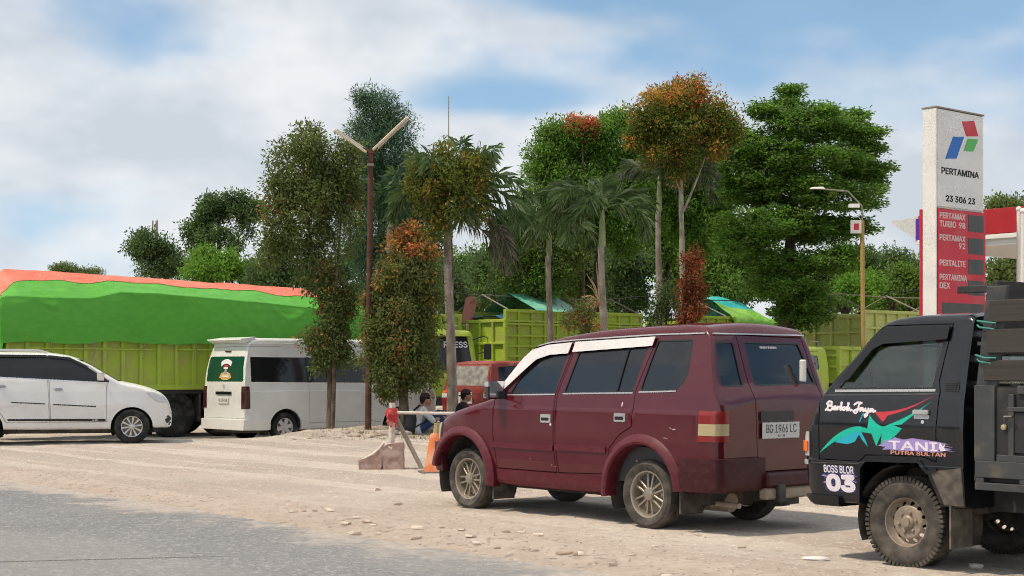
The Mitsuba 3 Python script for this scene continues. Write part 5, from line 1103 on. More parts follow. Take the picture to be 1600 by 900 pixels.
# thin masts in the distance
m = at(701, 150, 70.0); single('radio_mast', tube([(m[0], 70, 0), (m[0], 70, 8), (m[0], 70, m[2])], [.06, .045, .02], 6), 'rail_grey', 'thin mast rising above the palm crown', 'mast')
def lattice():
    d = 95.0; x0 = at(243, 400, d)[0]; zt = at(243, 345, d)[2]; parts = []
    for a, b in ((-.35, -.35), (.35, -.35), (0, .4)): parts.append(tube([(x0 + a, d + b, 0), (x0 + a * .4, d + b * .4, zt)], .05, 5))
    for z in np.arange(1, zt - .5, 1.0):
        k = 1 - .6 * z / zt; k2 = 1 - .6 * (z + 1) / zt
        parts.append(tube([(x0 - .35 * k, d - .35 * k, z), (x0 + .35 * k2, d - .35 * k2, z + 1)], .03, 4))
    single('lattice_mast', cat(parts), 'rail_grey', 'thin lattice mast before the far left trees', 'mast', smooth=False)
lattice()
# wires and far roofs
for a, b, nm in (((700, 455), (1000, 463), 'wire'), ((1000, 463), (1440, 452), 'wire')):
    p, q = at(*a, 50.0), at(*b, 50.0)
    tt = np.linspace(0, 1, 14); pts = p + (q - p) * tt[:, None]; pts[:, 2] -= .25 * 4 * tt * (1 - tt)
    single('overhead_wire', tube(pts, .016, 5), 'black_plastic', f'thin dark wire in front of the background trees, its {"left" if a[0] < 800 else "right"} span', 'wire', group='overhead wires')
DENS = 3.0
# ---------------------------------------------------------------- trees
def leaves(C, size, pal, young=None, p_young=0.0, droop=.2, aspect=.42, per=46, spread=.24, rng=RNG, flat=1.0, young_top=None):
    """Leaf blades round the twig tips C (n, 3): kite-shaped pairs of triangles with their own colours."""
    n = len(C)
    k = rng.poisson(per, n).clip(4)
    idx = np.repeat(np.arange(n), k); m = len(idx)
    off = rng.normal(size=(m, 3)); off /= np.linalg.norm(off, axis=1, keepdims=True) + 1e-9
    off *= (rng.random((m, 1)) ** .45) * spread * (.7 + .6 * rng.random(n))[idx][:, None]; off[:, 2] *= flat
    p = C[idx] + off
    d = off / spread + rng.normal(size=(m, 3)) * .55 + np.array([0, 0, -droop]); d[:, 2] *= flat; d /= np.linalg.norm(d, axis=1, keepdims=True) + 1e-9
    up = rng.normal(size=(m, 3)) * .6 + np.array([0, 0, .9])
    s = np.cross(d, up); s /= np.linalg.norm(s, axis=1, keepdims=True) + 1e-9
    L = size * (.65 + .7 * rng.random((m, 1)))
    w = L * aspect * .5
    nrm = np.cross(s, d)
    V = np.stack([p, p + d * L * .45 + s * w + nrm * w * .25, p + d * L, p + d * L * .45 - s * w + nrm * w * .25], 1)
    pal = np.array(pal, float)
    col = pal[rng.integers(0, len(pal), n)][idx] * .55 + pal[rng.integers(0, len(pal), m)] * .45
    if young is not None:
        yg = np.array(young, float)
        pr = p_young if young_top is None else np.where(C[:, 2] > young_top, .85, p_young)
        isy = (rng.random(n) < pr)
        pick = isy[idx] & (rng.random(m) < .72)
        col[pick] = yg[rng.integers(0, len(yg), n)][idx][pick] * .6 + yg[rng.integers(0, len(yg), pick.sum())] * .4
    col = col * 1.85 * (.88 + .24 * rng.random((m, 1)))
    base = np.arange(m)[:, None] * 4
    F = np.concatenate([base + [0, 1, 2], base + [0, 2, 3]], 0)
    return V.reshape(-1, 3), F, np.repeat(col, 4, axis=0)
def blob_points(b, n, rng, hollow=.45):
    c, r = np.array(b[:3]), np.array(b[3:6])
    u = rng.normal(size=(n, 3)); u /= np.linalg.norm(u, axis=1, keepdims=True)
    lump = 1 + .35 * (meshkit.fbm(u * 1.7 + c * .37, 3, 5)[:, None] - .5) * 2
    return c + u * r * lump * (hollow + (1 - hollow) * rng.random((n, 1)) ** .5)
def limb(a, b, r0, r1, rng, wig=.10, n=7, seg=7):
    t = np.linspace(0, 1, n)[:, None]
    p = np.array(a) + (np.array(b) - np.array(a)) * t
    p += np.cumsum(rng.normal(size=p.shape), 0) * wig * .25 * np.sin(t * np.pi)
    p[:, 2] += .10 * np.linalg.norm(np.array(b) - a) * np.sin(t[:, 0] * np.pi) * .5
    return tube(p, np.linspace(r0, r1, n), seg)
def tree(name, label, base, blobs, pal, size, dens, trunk=None, tr=(.10, .05), bark='bark_brown', young=None, p_young=0.0, group=None, per=46, spread=.26, droop=.2, aspect=.42, cat_='tree', limbs=True, seed=0, flat=1.0, young_top=None, hollow=.45):
    rng = np.random.default_rng(1000 + seed)
    th = Thing(name, label, cat_, None, group)
    th.M = None
    base = np.array(base, float); base[2] -= .12
    ext = np.array([b[:3] for b in blobs])
    path = np.array([base] + [np.array(p, float) for p in (trunk or [])])
    if len(path) > 1:
        th.part('trunk', tube(np.vstack([np.linspace(path[i], path[i + 1], 5)[:-1] for i in range(len(path) - 1)] + [path[-1:]]) + 0, np.linspace(tr[0], tr[1], 4 * (len(path) - 1) + 1), 10), bark, 50)
    Cs = []
    extra = []
    if size < .13 and cat_ == 'tree':      # tufts that stand out from the main lumps
        for b in blobs:
            for _ in range(3):
                u = rng.normal(size=3); u /= np.linalg.norm(u); f = .28 + .22 * rng.random()
                extra.append((*(np.array(b[:3]) + u * np.array(b[3:6]) * 1.02), b[3] * f, b[4] * f, b[5] * f * 1.1, .8))
    for b in list(blobs) + extra:
        vol = b[3] * b[4] * b[5]
        k = max(8, int(dens * DENS * (vol ** (2 / 3)) * (b[6] if len(b) > 6 else 1)))
        C = blob_points(b, k, rng, hollow); Cs.append(C)
        if limbs and len(path) > 1 and b not in extra:
            j = np.argmin(np.linalg.norm(path[1:] - np.array(b[:3]), axis=1) + 2.0 * np.maximum(0, path[1:][:, 2] - b[2])) + 1
            th.part('limb', limb(path[j], b[:3], tr[1] * .75, tr[1] * .28, rng), bark, 50)
            tw = [limb(np.array(b[:3]) + (rng.normal(size=3) * .1), C[i], tr[1] * .25, .006, rng, .06, 5, 5) for i in rng.choice(k, min(k, 12), replace=False)]
            th.part('twigs', cat(tw), bark, 50, kind='stuff')
    C = np.vstack(Cs)
    V, F, col = leaves(C, size, pal, young, p_young, droop, aspect, per, spread, rng, flat, young_top)
    th.part('crown', (V, F), 'leaf', False, color=col, kind='stuff')
    return th
OL = [(.080, .105, .034), (.100, .128, .042), (.064, .088, .032), (.115, .135, .050)]
DK = [(.046, .080, .034), (.062, .098, .040), (.040, .066, .034), (.076, .11, .044)]
MID = [(.086, .142, .036), (.108, .172, .044), (.066, .115, .034), (.13, .20, .05)]
BRT = [(.10, .20, .025), (.075, .16, .025), (.12, .22, .035), (.05, .12, .02)]
BLU = [(.040, .095, .058), (.052, .115, .070), (.070, .125, .085), (.035, .08, .05)]
RED = [(.32, .075, .045), (.38, .13, .06), (.26, .06, .04), (.34, .17, .07)]
ORA = [(.34, .19, .04), (.30, .22, .045), (.38, .16, .05), (.24, .19, .04)]
PALM = [(.105, .17, .065), (.13, .20, .085), (.08, .14, .05), (.18, .235, .13)]
GREY = [(.19, .21, .16), (.24, .25, .20), (.13, .155, .115)]
def B(px, py, d, rx, rz, ry=None, w=1.0):
    """A lump of crown: centre seen at a pixel at distance d; radii given in pixels of the photograph."""
    c = at(px, py, d); k = d / FOC
    return (c[0], d, c[2], rx * k, (ry or rx) * k, rz * k, w)
def gpt(px, d, z=None):
    x = (px - 800) / FOC * d
    return np.array([x, d, float(ground_z(x, d)) if z is None else z])
# 1: slim multi-stemmed tree before the van
d = 32.9
tree('broadleaf_tree', 'slim many-stemmed tree in front of the white van with a tall dusty green crown', gpt(514, d),
     [B(515, 535, d, 30, 34, w=1.9), B(527, 480, d, 26, 42, w=1.9), B(500, 560, d, 14, 14, w=1.3), B(497, 420, d, 30, 44, w=1.0), B(470, 345, d, 48, 58), B(455, 270, d, 38, 52), B(480, 225, d, 30, 26), B(520, 265, d, 32, 40, w=.8), B(535, 340, d, 36, 62, w=.75), B(435, 330, d, 26, 60, w=.8), B(548, 250, d, 20, 30, w=.6), B(505, 310, d, 34, 60, w=.7), B(425, 395, d, 16, 24, w=.5)],
     OL, .09, 105, [at(516, 600, d), at(514, 545, d), at(500, 470, d + .1), at(487, 400, d), at(478, 310, d)], (.075, .03), 'bark_brown', RED, .025, per=30, spread=.20, seed=1)
# a second and a third stem
th = Thing('tree_stem', 'thin bare second stem leaning beside the slim tree before the van', 'tree stem', None); th.M = None
th.part('stem', tube([gpt(519, d) - (0, 0, .1), at(522, 600, d - .1), at(519, 500, d - .2), at(527, 420, d - .1), at(532, 350, d)], [.05, .045, .035, .025, .015], 8), 'bark_brown', 50)
# 2: conical red-tipped tree
d = 31.6
tree('broadleaf_tree', 'dense cone-shaped tree with red and orange shoots, beside the rusty lamp post', gpt(632, d),
     [B(625, 560, d, 62, 44, w=1.25), B(600, 520, d, 36, 40), B(655, 535, d, 34, 46), B(625, 490, d, 50, 52, w=1.2), B(640, 440, d, 42, 46, w=1.2), B(615, 440, d, 34, 42), B(650, 400, d, 26, 32), B(632, 395, d, 30, 28), B(648, 372, d, 13, 14), B(670, 480, d, 20, 40, w=.8), B(590, 470, d, 16, 30, w=.8), B(620, 600, d, 36, 20)],
     [(.085, .11, .035), (.11, .125, .045), (.065, .09, .03), (.10, .10, .035)], .085, 82, [at(631, 640, d), at(630, 580, d), at(634, 480, d)], (.14, .05), 'bark_brown', ORA + RED, .045, per=34, spread=.18, seed=2, young_top=at(0, 400, d)[2])
# 3: tall feathery tree behind
d = 44.0
tree('broadleaf_tree', 'tall bluish green feathery tree behind the lamp post', gpt(596, d, 0),
     [B(590, 175, d, 30, 30, w=.9), B(565, 205, d, 24, 26, w=.8), B(622, 200, d, 26, 34, w=.9), B(600, 235, d, 44, 40), B(580, 290, d, 40, 46), B(628, 290, d, 36, 54), B(600, 360, d, 48, 48), B(560, 360, d, 30, 52, w=.8), B(640, 370, d, 34, 50), B(575, 155, d, 14, 14, w=.7), B(605, 430, d, 50, 40)],
     BLU + DK, .11, 80, [at(598, 480, d), at(596, 350, d), at(596, 220, d)], (.20, .06), 'bark_dark', per=40, spread=.30, seed=3, aspect=.22)
# 4: yellow-green crown in front of the palm's head
d = 32.5
tree('broadleaf_tree', 'thin tree with a yellowing olive crown mixed with the near palm head', gpt(708, d + .8, 0),
     [B(690, 285, d, 36, 36), B(735, 275, d, 30, 34), B(668, 310, d, 28, 34, w=.9), B(715, 310, d, 34, 34), B(745, 305, d, 18, 28, w=.8), B(700, 250, d, 24, 18, w=.8), B(655, 275, d, 14, 24, w=.7), B(690, 350, d, 22, 20, w=.5)],
     [(.085, .10, .025), (.12, .13, .03), (.085, .11, .025)], .09, 80, [at(707, 560, d + .8), at(706, 430, d + .8), at(704, 360, d + .6), at(702, 310, d)], (.055, .03), 'bark_brown', ORA, .12, per=30, spread=.19, seed=4)
# 6: tall tree with an orange crown
d = 38.0
tree('broadleaf_tree', 'tall pale-stemmed tree with a domed orange and green crown above the others', gpt(1070, d, 0),
     [B(1040, 175, d, 44, 34, w=1.1), B(1090, 170, d, 44, 32, w=1.1), B(1010, 200, d, 32, 26), B(1065, 155, d, 40, 18), B(1125, 195, d, 30, 26), B(1065, 200, d, 60, 22, w=.9), B(1000, 222, d, 18, 12, w=.6), B(1148, 205, d, 14, 14, w=.6), B(1030, 235, d, 34, 20, w=.7), B(1095, 230, d, 40, 22, w=.8), B(1062, 255, d, 30, 20, w=.6)],
     [(.085, .095, .02), (.10, .12, .025), (.055, .08, .02), (.075, .12, .025)], .09, 100, [at(1066, 420, d), at(1064, 300, d), at(1060, 215, d)], (.09, .045), 'bark_pale', ORA + ORA + RED, .16, per=36, spread=.21, seed=6, young_top=at(0, 172, d)[2])
th = Thing('tree_stem', 'pale slanting bare limb beside the stem of the orange-crowned tree', 'tree stem', None); th.M = None
th.part('stem', tube([at(1068, 330, d), at(1085, 290, d), at(1098, 255, d), at(1112, 215, d)], [.035, .03, .025, .015], 7), 'bark_pale', 50)
d = 47.5
tree('broadleaf_tree', 'leafy green tree behind the pale stem of the orange-crowned tree', gpt(1065, d, 0),
     [B(1035, 265, d, 44, 32), B(1095, 250, d, 46, 30), B(1120, 300, d, 48, 38), B(1010, 320, d, 44, 36), B(1065, 325, d, 48, 36), B(1130, 240, d, 30, 24), B(1085, 215, d, 34, 20, w=.8), B(1020, 235, d, 30, 22, w=.8), B(1100, 360, d, 50, 34)],
     MID + BRT, .12, 60, [at(1066, 430, d), at(1066, 320, d)], (.15, .06), 'bark_dark', BRT, .3, per=38, spread=.29, seed=14)
d = 45.0
tree('broadleaf_tree', 'olive tree filling the space between the near palm and the middle palm', gpt(835, d, 0),
     [B(845, 330, d, 34, 36), B(820, 380, d, 36, 40), B(865, 400, d, 40, 40), B(800, 430, d, 34, 34), B(850, 440, d, 40, 26), B(880, 350, d, 28, 36)],
     OL + MID, .12, 55, [at(836, 470, d), at(838, 390, d)], (.13, .06), 'bark_dark', BRT, .3, per=36, spread=.28, seed=15)
# 7: layered spreading tree on the right
d = 41.0
lay = []
rl = np.random.default_rng(5)
for (px, py, rx) in ((1215, 172, 38), (1250, 190, 60), (1175, 215, 40), (1300, 205, 56), (1335, 190, 26), (1150, 250, 34), (1215, 235, 66), (1290, 250, 70), (1340, 265, 38), (1160, 300, 50), (1235, 295, 80), (1310, 310, 56), (1200, 345, 74), (1275, 360, 76), (1335, 355, 30), (1165, 375, 44), (1235, 410, 70), (1300, 410, 46), (1225, 450, 52), (1262, 470, 40), (1195, 270, 40), (1360, 235, 16), (1372, 275, 14), (1240, 150, 12), (1255, 500, 34), (1235, 490, 30)):
    lay.append(B(px, py, d + rl.normal() * .5, rx, 11 + rx * .16, rx * .9, w=.72))
tree('broadleaf_tree', 'broad layered tree with level green branches left of the totem sign', gpt(1228, d, 0), lay,
     MID + [(.030, .070, .018)], .115, 92, [at(1230, 440, d), at(1238, 340, d), at(1243, 240, d), at(1246, 180, d)], (.20, .06), 'bark_dark', BRT, .6, per=44, spread=.27, flat=.42, seed=7, droop=.05)
# 8: red-topped green tree
d = 46.0
tree('broadleaf_tree', 'wide bright green tree with one red tuft on top, above the lime tipper', gpt(930, d, 0),
     [B(865, 230, d, 36, 26), B(905, 220, d, 44, 26), B(950, 225, d, 40, 36), B(880, 275, d, 44, 36), B(940, 290, d, 54, 46), B(990, 290, d, 38, 50), B(850, 265, d, 20, 24, w=.8), B(965, 190, d, 26, 16, w=.8), B(900, 330, d, 50, 36), B(1000, 230, d, 24, 30, w=.8), B(970, 350, d, 50, 40)],
     MID + BRT, .11, 72, [at(935, 450, d), at(930, 340, d), at(925, 250, d)], (.17, .06), 'bark_dark', BRT, .25, per=42, spread=.28, seed=8)
tree('broadleaf_tree', 'young tree whose red tuft pokes out above the bright green crown', gpt(912, d - .6, 0), [B(900, 198, d - .6, 17, 13, w=1.5), B(922, 197, d - .6, 13, 11, w=1.5), B(910, 205, d - .6, 24, 11, w=1.3)],
     RED, .08, 95, [at(912, 400, d - .6), at(911, 290, d - .6), at(910, 212, d - .6)], (.05, .02), 'bark_brown', RED, .9, per=34, spread=.17, seed=9)
# 10: red shrub, small shrubs
d = 37.0
tree('shrub', 'narrow dark red shrub in front of the lime tipper bed', gpt(1083, d, 0), [B(1083, 410, d, 15, 22, w=1.3), B(1082, 445, d, 21, 30, w=1.3), B(1080, 480, d, 20, 28, w=1.3), B(1076, 505, d, 17, 18)],
     [(.13, .045, .025), (.10, .05, .022), (.16, .06, .03), (.06, .05, .02)], .08, 115, [at(1080, 540, d), at(1081, 450, d)], (.05, .03), 'bark_brown', RED, .35, cat_='shrub', per=36, spread=.16, seed=10)
d = 35.0
tree('shrub', 'small shrub with a red tip at the foot of the middle palm', gpt(912, d, 0), [B(918, 505, d, 18, 22), B(905, 490, d, 15, 16), B(920, 480, d, 11, 12), B(890, 500, d, 11, 13)],
     OL, .08, 100, [at(912, 545, d), at(912, 505, d)], (.03, .02), 'bark_brown', RED, .22, cat_='shrub', per=32, spread=.15, seed=11)
tree('shrub', 'dark leafy bush hanging between the red shrub and the maroon roof', gpt(1040, 38.5, 0), [B(1045, 470, 38.5, 22, 26), B(1030, 500, 38.5, 18, 18)], DK, .09, 90, [at(1040, 540, 38.5), at(1042, 480, 38.5)], (.03, .02), 'bark_dark', cat_='shrub', per=34, spread=.18, seed=12)
# background trees
k = 20
bg = [  # px, top, rx, bottom, d, palette, label
 (780, 400, 56, 480, 52, DK, 'dark broad tree between the near palm and the middle palm'),
 (842, 370, 46, 470, 55, MID, 'mid green tree behind the mint tarpaulin'),
 (700, 425, 44, 500, 58, DK, 'dark low tree behind the conical bush and the palm trunk'),
 (905, 395, 52, 480, 57, OL, 'olive tree right behind the stem of the middle palm'),
 (985, 390, 60, 490, 54, DK, 'dark tree filling the gap left of the orange-crowned tree'),
 (1040, 340, 46, 420, 56, MID, 'green tree seen behind the pale stem of the orange-crowned tree'),
 (1120, 360, 62, 480, 53, MID, 'green tree above the turquoise tarpaulin'),
 (1215, 410, 36, 480, 53, BRT, 'bright green low tree right of the turquoise tarpaulin'),
 (1320, 400, 60, 480, 56, DK, 'dark round tree behind the yellow post'),
 (1395, 400, 50, 470, 58, DK, 'dark round tree close to the left side of the totem'),
 (1345, 440, 40, 480, 50, BRT, 'bright green foliage just above the pale tipper bed'),
 (1420, 430, 30, 480, 54, MID, 'green tree touching the red edge of the totem')]
for (px, py, rx, pb, d, pal, lab) in bg:
    rr = np.random.default_rng(k); bl = []
    for _ in range(18):
        a = rr.random() * 6.28; q = rr.random() ** .5
        bl.append(B(px + rx * .75 * q * math.cos(a), (py + pb) / 2 + (pb - py) * .42 * q * math.sin(a) - 10, d + rr.normal() * .7, rx * (.2 + .22 * rr.random()), (pb - py) * (.12 + .14 * rr.random()), rx * .35))
    tree('broadleaf_tree', lab, gpt(px, d, 0), bl, pal, .15, 36, [at(px, pb + 20, d), at(px + 4, (py + pb) / 2, d)], (.18, .07), 'bark_dark', BRT if pal is not DK else MID, .22, group='trees filling the background', per=34, spread=.36, seed=k)
    k += 1
for (px, py, rx, pb, d, pal, lab) in [
 (735, 385, 70, 480, 68, MID, 'pale green tree far behind the two left palms'), (815, 395, 60, 480, 70, OL, 'olive tree far behind the mint tarpaulin'),
 (890, 375, 70, 470, 66, MID, 'green tree deep behind the wide bright green tree'), (960, 360, 60, 470, 71, BRT, 'bright green tree deep behind the middle palm'),
 (1090, 370, 66, 470, 67, MID, 'green tree deep behind the narrow red shrub'), (1150, 350, 60, 470, 70, MID, 'green tree deep behind the layered tree'),
 (1290, 410, 66, 480, 66, OL, 'olive tree deep behind the yellow post'), (1375, 385, 56, 480, 69, MID, 'mid green tree deep behind the pale tipper'), (1425, 415, 40, 490, 70, DK, 'dark tree deep behind the totem')]:
    rr = np.random.default_rng(k + 200); bl = []
    for _ in range(14):
        a = rr.random() * 6.28; q = rr.random() ** .5
        bl.append(B(px + rx * .8 * q * math.cos(a), (py + pb) / 2 + (pb - py) * .42 * q * math.sin(a), d + rr.normal() * .7, rx * (.32 + .2 * rr.random()), (pb - py) * (.24 + .14 * rr.random()), rx * .4))
    tree('broadleaf_tree', lab, gpt(px, d, 0), bl, pal, .18, 26, [at(px, pb + 20, d), at(px + 4, (py + pb) / 2, d)], (.2, .08), 'bark_dark', BRT, .25, group='trees filling the background', per=34, spread=.44, seed=k + 200)
far = [
 (240, [(225, 395, 26, 22), (255, 385, 22, 24), (240, 420, 44, 24), (210, 390, 14, 18), (268, 400, 16, 24)], 88, DK, 'dark tree at the far left beside the lattice mast'),
 (342, [(340, 325, 38, 24), (320, 345, 30, 28), (372, 318, 24, 18), (345, 370, 44, 30), (385, 345, 16, 22), (310, 385, 28, 30), (398, 325, 10, 10)], 84, DK, 'tall dark tree standing above the tarpaulin at left'),
 (355, [(345, 405, 40, 24), (380, 415, 34, 22), (325, 420, 24, 18), (365, 430, 52, 18)], 76, BRT, 'bright green bushy tree just above the orange ridge'),
 (425, [(425, 400, 26, 50), (440, 430, 28, 24), (415, 430, 22, 22), (445, 380, 16, 34)], 70, DK, 'dark tree behind the tall slim tree'),
 (113, [(113, 422, 24, 9), (95, 424, 16, 7), (135, 427, 16, 7), (115, 432, 34, 6)], 140, OL, 'small far tree peeking over the orange ridge at left'),
 (475, [(470, 440, 30, 24), (500, 430, 24, 30)], 72, DK, 'dark tree low behind the stems of the slim tree'),
 (540, [(540, 430, 30, 40), (565, 440, 28, 34)], 66, DK, 'dark tree behind the rusty lamp post'),
 (660, [(655, 450, 36, 40), (680, 440, 30, 30), (665, 400, 24, 30)], 62, DK, 'dark tree behind the cone-shaped tree'),
 (1572, [(1565, 322, 24, 14), (1590, 318, 22, 14), (1580, 345, 34, 18)], 80, OL, 'tree top rising behind the station canopy'),
 (1572, [(1560, 420, 22, 22), (1585, 415, 22, 24), (1572, 445, 34, 20), (1600, 430, 20, 30)], 66, OL, 'grey green tree seen under the station canopy')]
for (px, bl, d, pal, lab) in far:
    rr = np.random.default_rng(k + 400); q = []
    for a, b, r, h in bl:
        for _ in range(4): q.append(B(a + rr.normal() * r * .45, b + rr.normal() * h * .45, d + rr.normal() * .5, r * (.3 + .35 * rr.random()), h * (.3 + .3 * rr.random()), r * .5, 1.0))
    tree('broadleaf_tree', lab, gpt(px, d, 0), q, pal, .20, 26, [at(px, 470, d), at(px, bl[0][1], d)], (.22, .08), 'bark_dark', MID, .2, group='trees filling the background', per=38, spread=.46, seed=k); k += 1
# the far side of the road, off to the left: the dark tree line that the car windows mirror
for i, (x, y, h) in enumerate(((-46, 10, 4.5), (-52, 18, 5.5), (-44, 2, 4), (-60, 27, 6), (-50, -8, 5))):
    rr = np.random.default_rng(90 + i)
    bl = [(x + rr.normal() * 2, y + rr.normal() * 3, h * (.55 + .25 * rr.random()), 2.2, 2.6, h * .28, 1) for _ in range(7)]
    tree('broadleaf_tree', f'{("near", "second", "nearest", "farthest", "hindmost")[i]} roadside tree beyond the left edge of the photo', (x, y, 0), bl, DK, .3, 4, [(x, y, h * .4), (x, y, h * .7)], (.2, .1), 'bark_dark', group='roadside trees outside the photo', per=40, spread=.7, seed=90 + i)

# ---------------------------------------------------------------- palms
def frond(base, az, elev, L, rng, bushy=1.0, droop=1.0, leaflet=.50, n=30, pal=PALM):
    t = np.linspace(0, 1, 16)
    th0 = math.radians(elev); k = droop * 2.2
    ang = th0 - k * t ** 1.3
    s = np.cumsum(np.r_[0, np.diff(t)] * np.cos(ang)) * L; h = np.cumsum(np.r_[0, np.diff(t)] * np.sin(ang)) * L
    bend = rng.normal() * .12 * t ** 2 * L
    dx, dy = math.cos(az), math.sin(az)
    P_ = np.stack([base[0] + dx * s - dy * bend, base[1] + dy * s + dx * bend, base[2] + h], -1)
    rach = tube(P_, np.linspace(.028, .006, 16), 6)
    m = int(n * 4); u = .12 + .88 * rng.random(m)
    i = np.clip((u * 15).astype(int), 0, 14); f = (u * 15 - i)[:, None]
    p = P_[i] * (1 - f) + P_[i + 1] * f; tan = P_[i + 1] - P_[i]; tan /= np.linalg.norm(tan, axis=1, keepdims=True)
    side = np.cross(tan, [0, 0, 1.0]); side /= np.linalg.norm(side, axis=1, keepdims=True) + 1e-9; up = np.cross(side, tan)
    a = rng.uniform(-1, 1, m) * (1.0 if bushy else .25) * 1.5 + np.where(rng.random(m) < .5, 0, np.pi)
    d = np.cos(a)[:, None] * side + np.sin(a)[:, None] * up * .8 + tan * (.55 + .3 * rng.random((m, 1)))
    d[:, 2] -= .4; d /= np.linalg.norm(d, axis=1, keepdims=True)
    LL = leaflet * (np.sin(np.clip(u * 1.02, 0, 1) * np.pi) ** .5 * .8 + .25)[:, None] * (.75 + .5 * rng.random((m, 1)))
    w = np.cross(d, tan); w /= np.linalg.norm(w, axis=1, keepdims=True) + 1e-9; w = w * .017 + np.cross(d, w) * .008
    mid = p + d * LL * .55; tip = p + d * LL; tip[:, 2] -= .22 * LL[:, 0]
    V = np.stack([p, mid + w, tip, mid - w], 1).reshape(-1, 3)
    b4 = np.arange(m)[:, None] * 4; F = np.concatenate([b4 + [0, 1, 2], b4 + [0, 2, 3]], 0)
    pal = np.array(pal); col = np.repeat(pal[rng.integers(0, len(pal), m)] * (.6 + .8 * rng.random((m, 1))), 4, axis=0)
    nv = len(V); V = np.vstack([V, rach.vertices]); F = np.vstack([F, rach.faces + nv]); col = np.vstack([col, np.tile(pal[0] * 1.1, (len(rach.vertices), 1))])
    return V, F, col
def palm(label, base, top, r0, r1, fr, seed, shaft=.6, dead=(), pal=PALM, trunk=True, leaflet=.50):
    """fr: (azimuth in degrees, start elevation, length, droop); azimuth 0 is to the right, 90 away from the camera."""
    rng = np.random.default_rng(500 + seed)
    th = Thing('palm_tree', label, 'palm tree', None); th.M = None
    base, top = np.array(base, float), np.array(top, float); base[2] -= .12
    if trunk:
        n = 26; t = np.linspace(0, 1, n); p = base + (top - base) * t[:, None]; p[:, 0] += .03 * np.sin(t * 5)
        r = np.interp(t, [0, .08, .4, .85, 1], [r0 * 1.35, r0 * 1.05, r0, r1, r1]) + .006 * (np.arange(n) % 2)
        th.part('trunk', tube(p, r, 14), 'palm_bark', 50)
        th.part('crown_shaft', tube([top, top + (0, 0, shaft * .5), top + (0, 0, shaft)], [r1 * 1.12, r1 * 1.0, r1 * .5], 12), 'palm_shaft', 50)
    c = top + np.array([0, 0, shaft * .85])
    for az, el, L, dr_ in fr:
        V, F, col = frond(c, math.radians(az), el, L, rng, 1.0, dr_, leaflet, pal=pal)
        th.part('frond', (V, F), 'leaf', False, color=col)
    for az, el, L, dr_ in dead:
        V, F, col = frond(c - np.array([0, 0, .25]), math.radians(az), el, L, rng, .5, dr_, leaflet * .8, 26, [(.22, .20, .15), (.16, .15, .11)])
        th.part('frond', (V, F), 'leaf', False, color=col, label='withered grey frond hanging down')
d = 33.0
palm('palm with the thick grey trunk standing beside the cone-shaped tree', gpt(705, d), at(701, 372, d), .105, .085,
     [(85, 80, 1.8, .35), (20, 75, 1.9, .5), (160, 76, 1.7, .5), (60, 68, 2.0, .6), (120, 70, 1.9, .6), (-40, 72, 1.7, .55), (-120, 70, 1.6, .6), (5, 58, 2.3, 1.0), (-15, 40, 2.4, 1.15), (15, 25, 2.0, 1.2), (182, 45, 1.7, 1.1), (-60, 30, 1.5, 1.1)], 1, shaft=.95, dead=((-8, 5, 2.0, .75), (12, -15, 1.9, .5)))
d = 36.0
palm('middle palm with a pale trunk rising behind the maroon roof', gpt(946, d, 0), at(941, 385, d), .10, .075,
     [(170, 62, 1.9, .9), (190, 40, 2.0, 1.1), (150, 45, 1.9, 1.05), (215, 60, 1.8, .95), (90, 70, 1.7, .7), (20, 60, 1.6, 1.0), (-20, 35, 1.6, 1.2), (230, 25, 1.8, 1.1), (260, 50, 1.6, 1.1)], 2, shaft=1.0, leaflet=.48)
d = 39.5
palm('palm with drooping greyish fronds behind the orange-crowned tree', gpt(1030, d, 0), at(1030, 330, d), .09, .07,
     [(0, 65, 2.0, 1.05), (15, 50, 2.1, 1.2), (-25, 60, 2.0, 1.15), (45, 60, 1.8, 1.0), (170, 60, 1.6, 1.0), (100, 70, 1.6, .8), (-80, 55, 1.6, 1.15)], 3, shaft=.9, pal=PALM + GREY, leaflet=.48)
d = 38.5
palm('palm with dark drooping fronds just left of the middle palm', gpt(862, d, 0), at(858, 400, d), .085, .07,
     [(180, 55, 1.9, 1.0), (200, 35, 1.9, 1.1), (150, 60, 1.8, .9), (60, 62, 1.7, .9), (0, 40, 1.6, 1.1), (240, 45, 1.6, 1.1), (170, 10, 1.7, 1.0), (-60, 45, 1.5, 1.1)], 4, shaft=.8)
d = 40.0
palm('palm behind the lamp post with fronds hanging to its right', gpt(608, d, 0), at(610, 355, d), .09, .07,
     [(10, 60, 2.0, 1.05), (-20, 45, 2.0, 1.15), (30, 40, 2.1, 1.1), (0, 20, 1.9, .9), (170, 60, 1.8, 1.0), (80, 72, 1.7, .7), (200, 35, 1.7, 1.1), (-70, 50, 1.6, 1.15), (-40, 15, 1.7, 1.0)], 5, shaft=.9, pal=PALM + BLU)
# pale spent flower stalks on the middle palm
rngp = np.random.default_rng(77); d = 35.6; bits = []
c0 = at(936, 470, d)
for _ in range(16):
    e = c0 + np.array([rngp.normal() * .16 - .14, rngp.normal() * .1, .12 + rngp.normal() * .30]); bits.append(tube([c0, (c0 + e) / 2 + (0, 0, .08), e], [.016, .013, .007], 5))
single('flower_stalk', cat(bits), 'straw', 'pale spent flower stalk on the trunk of the middle palm', 'flower stalk', kind=None)
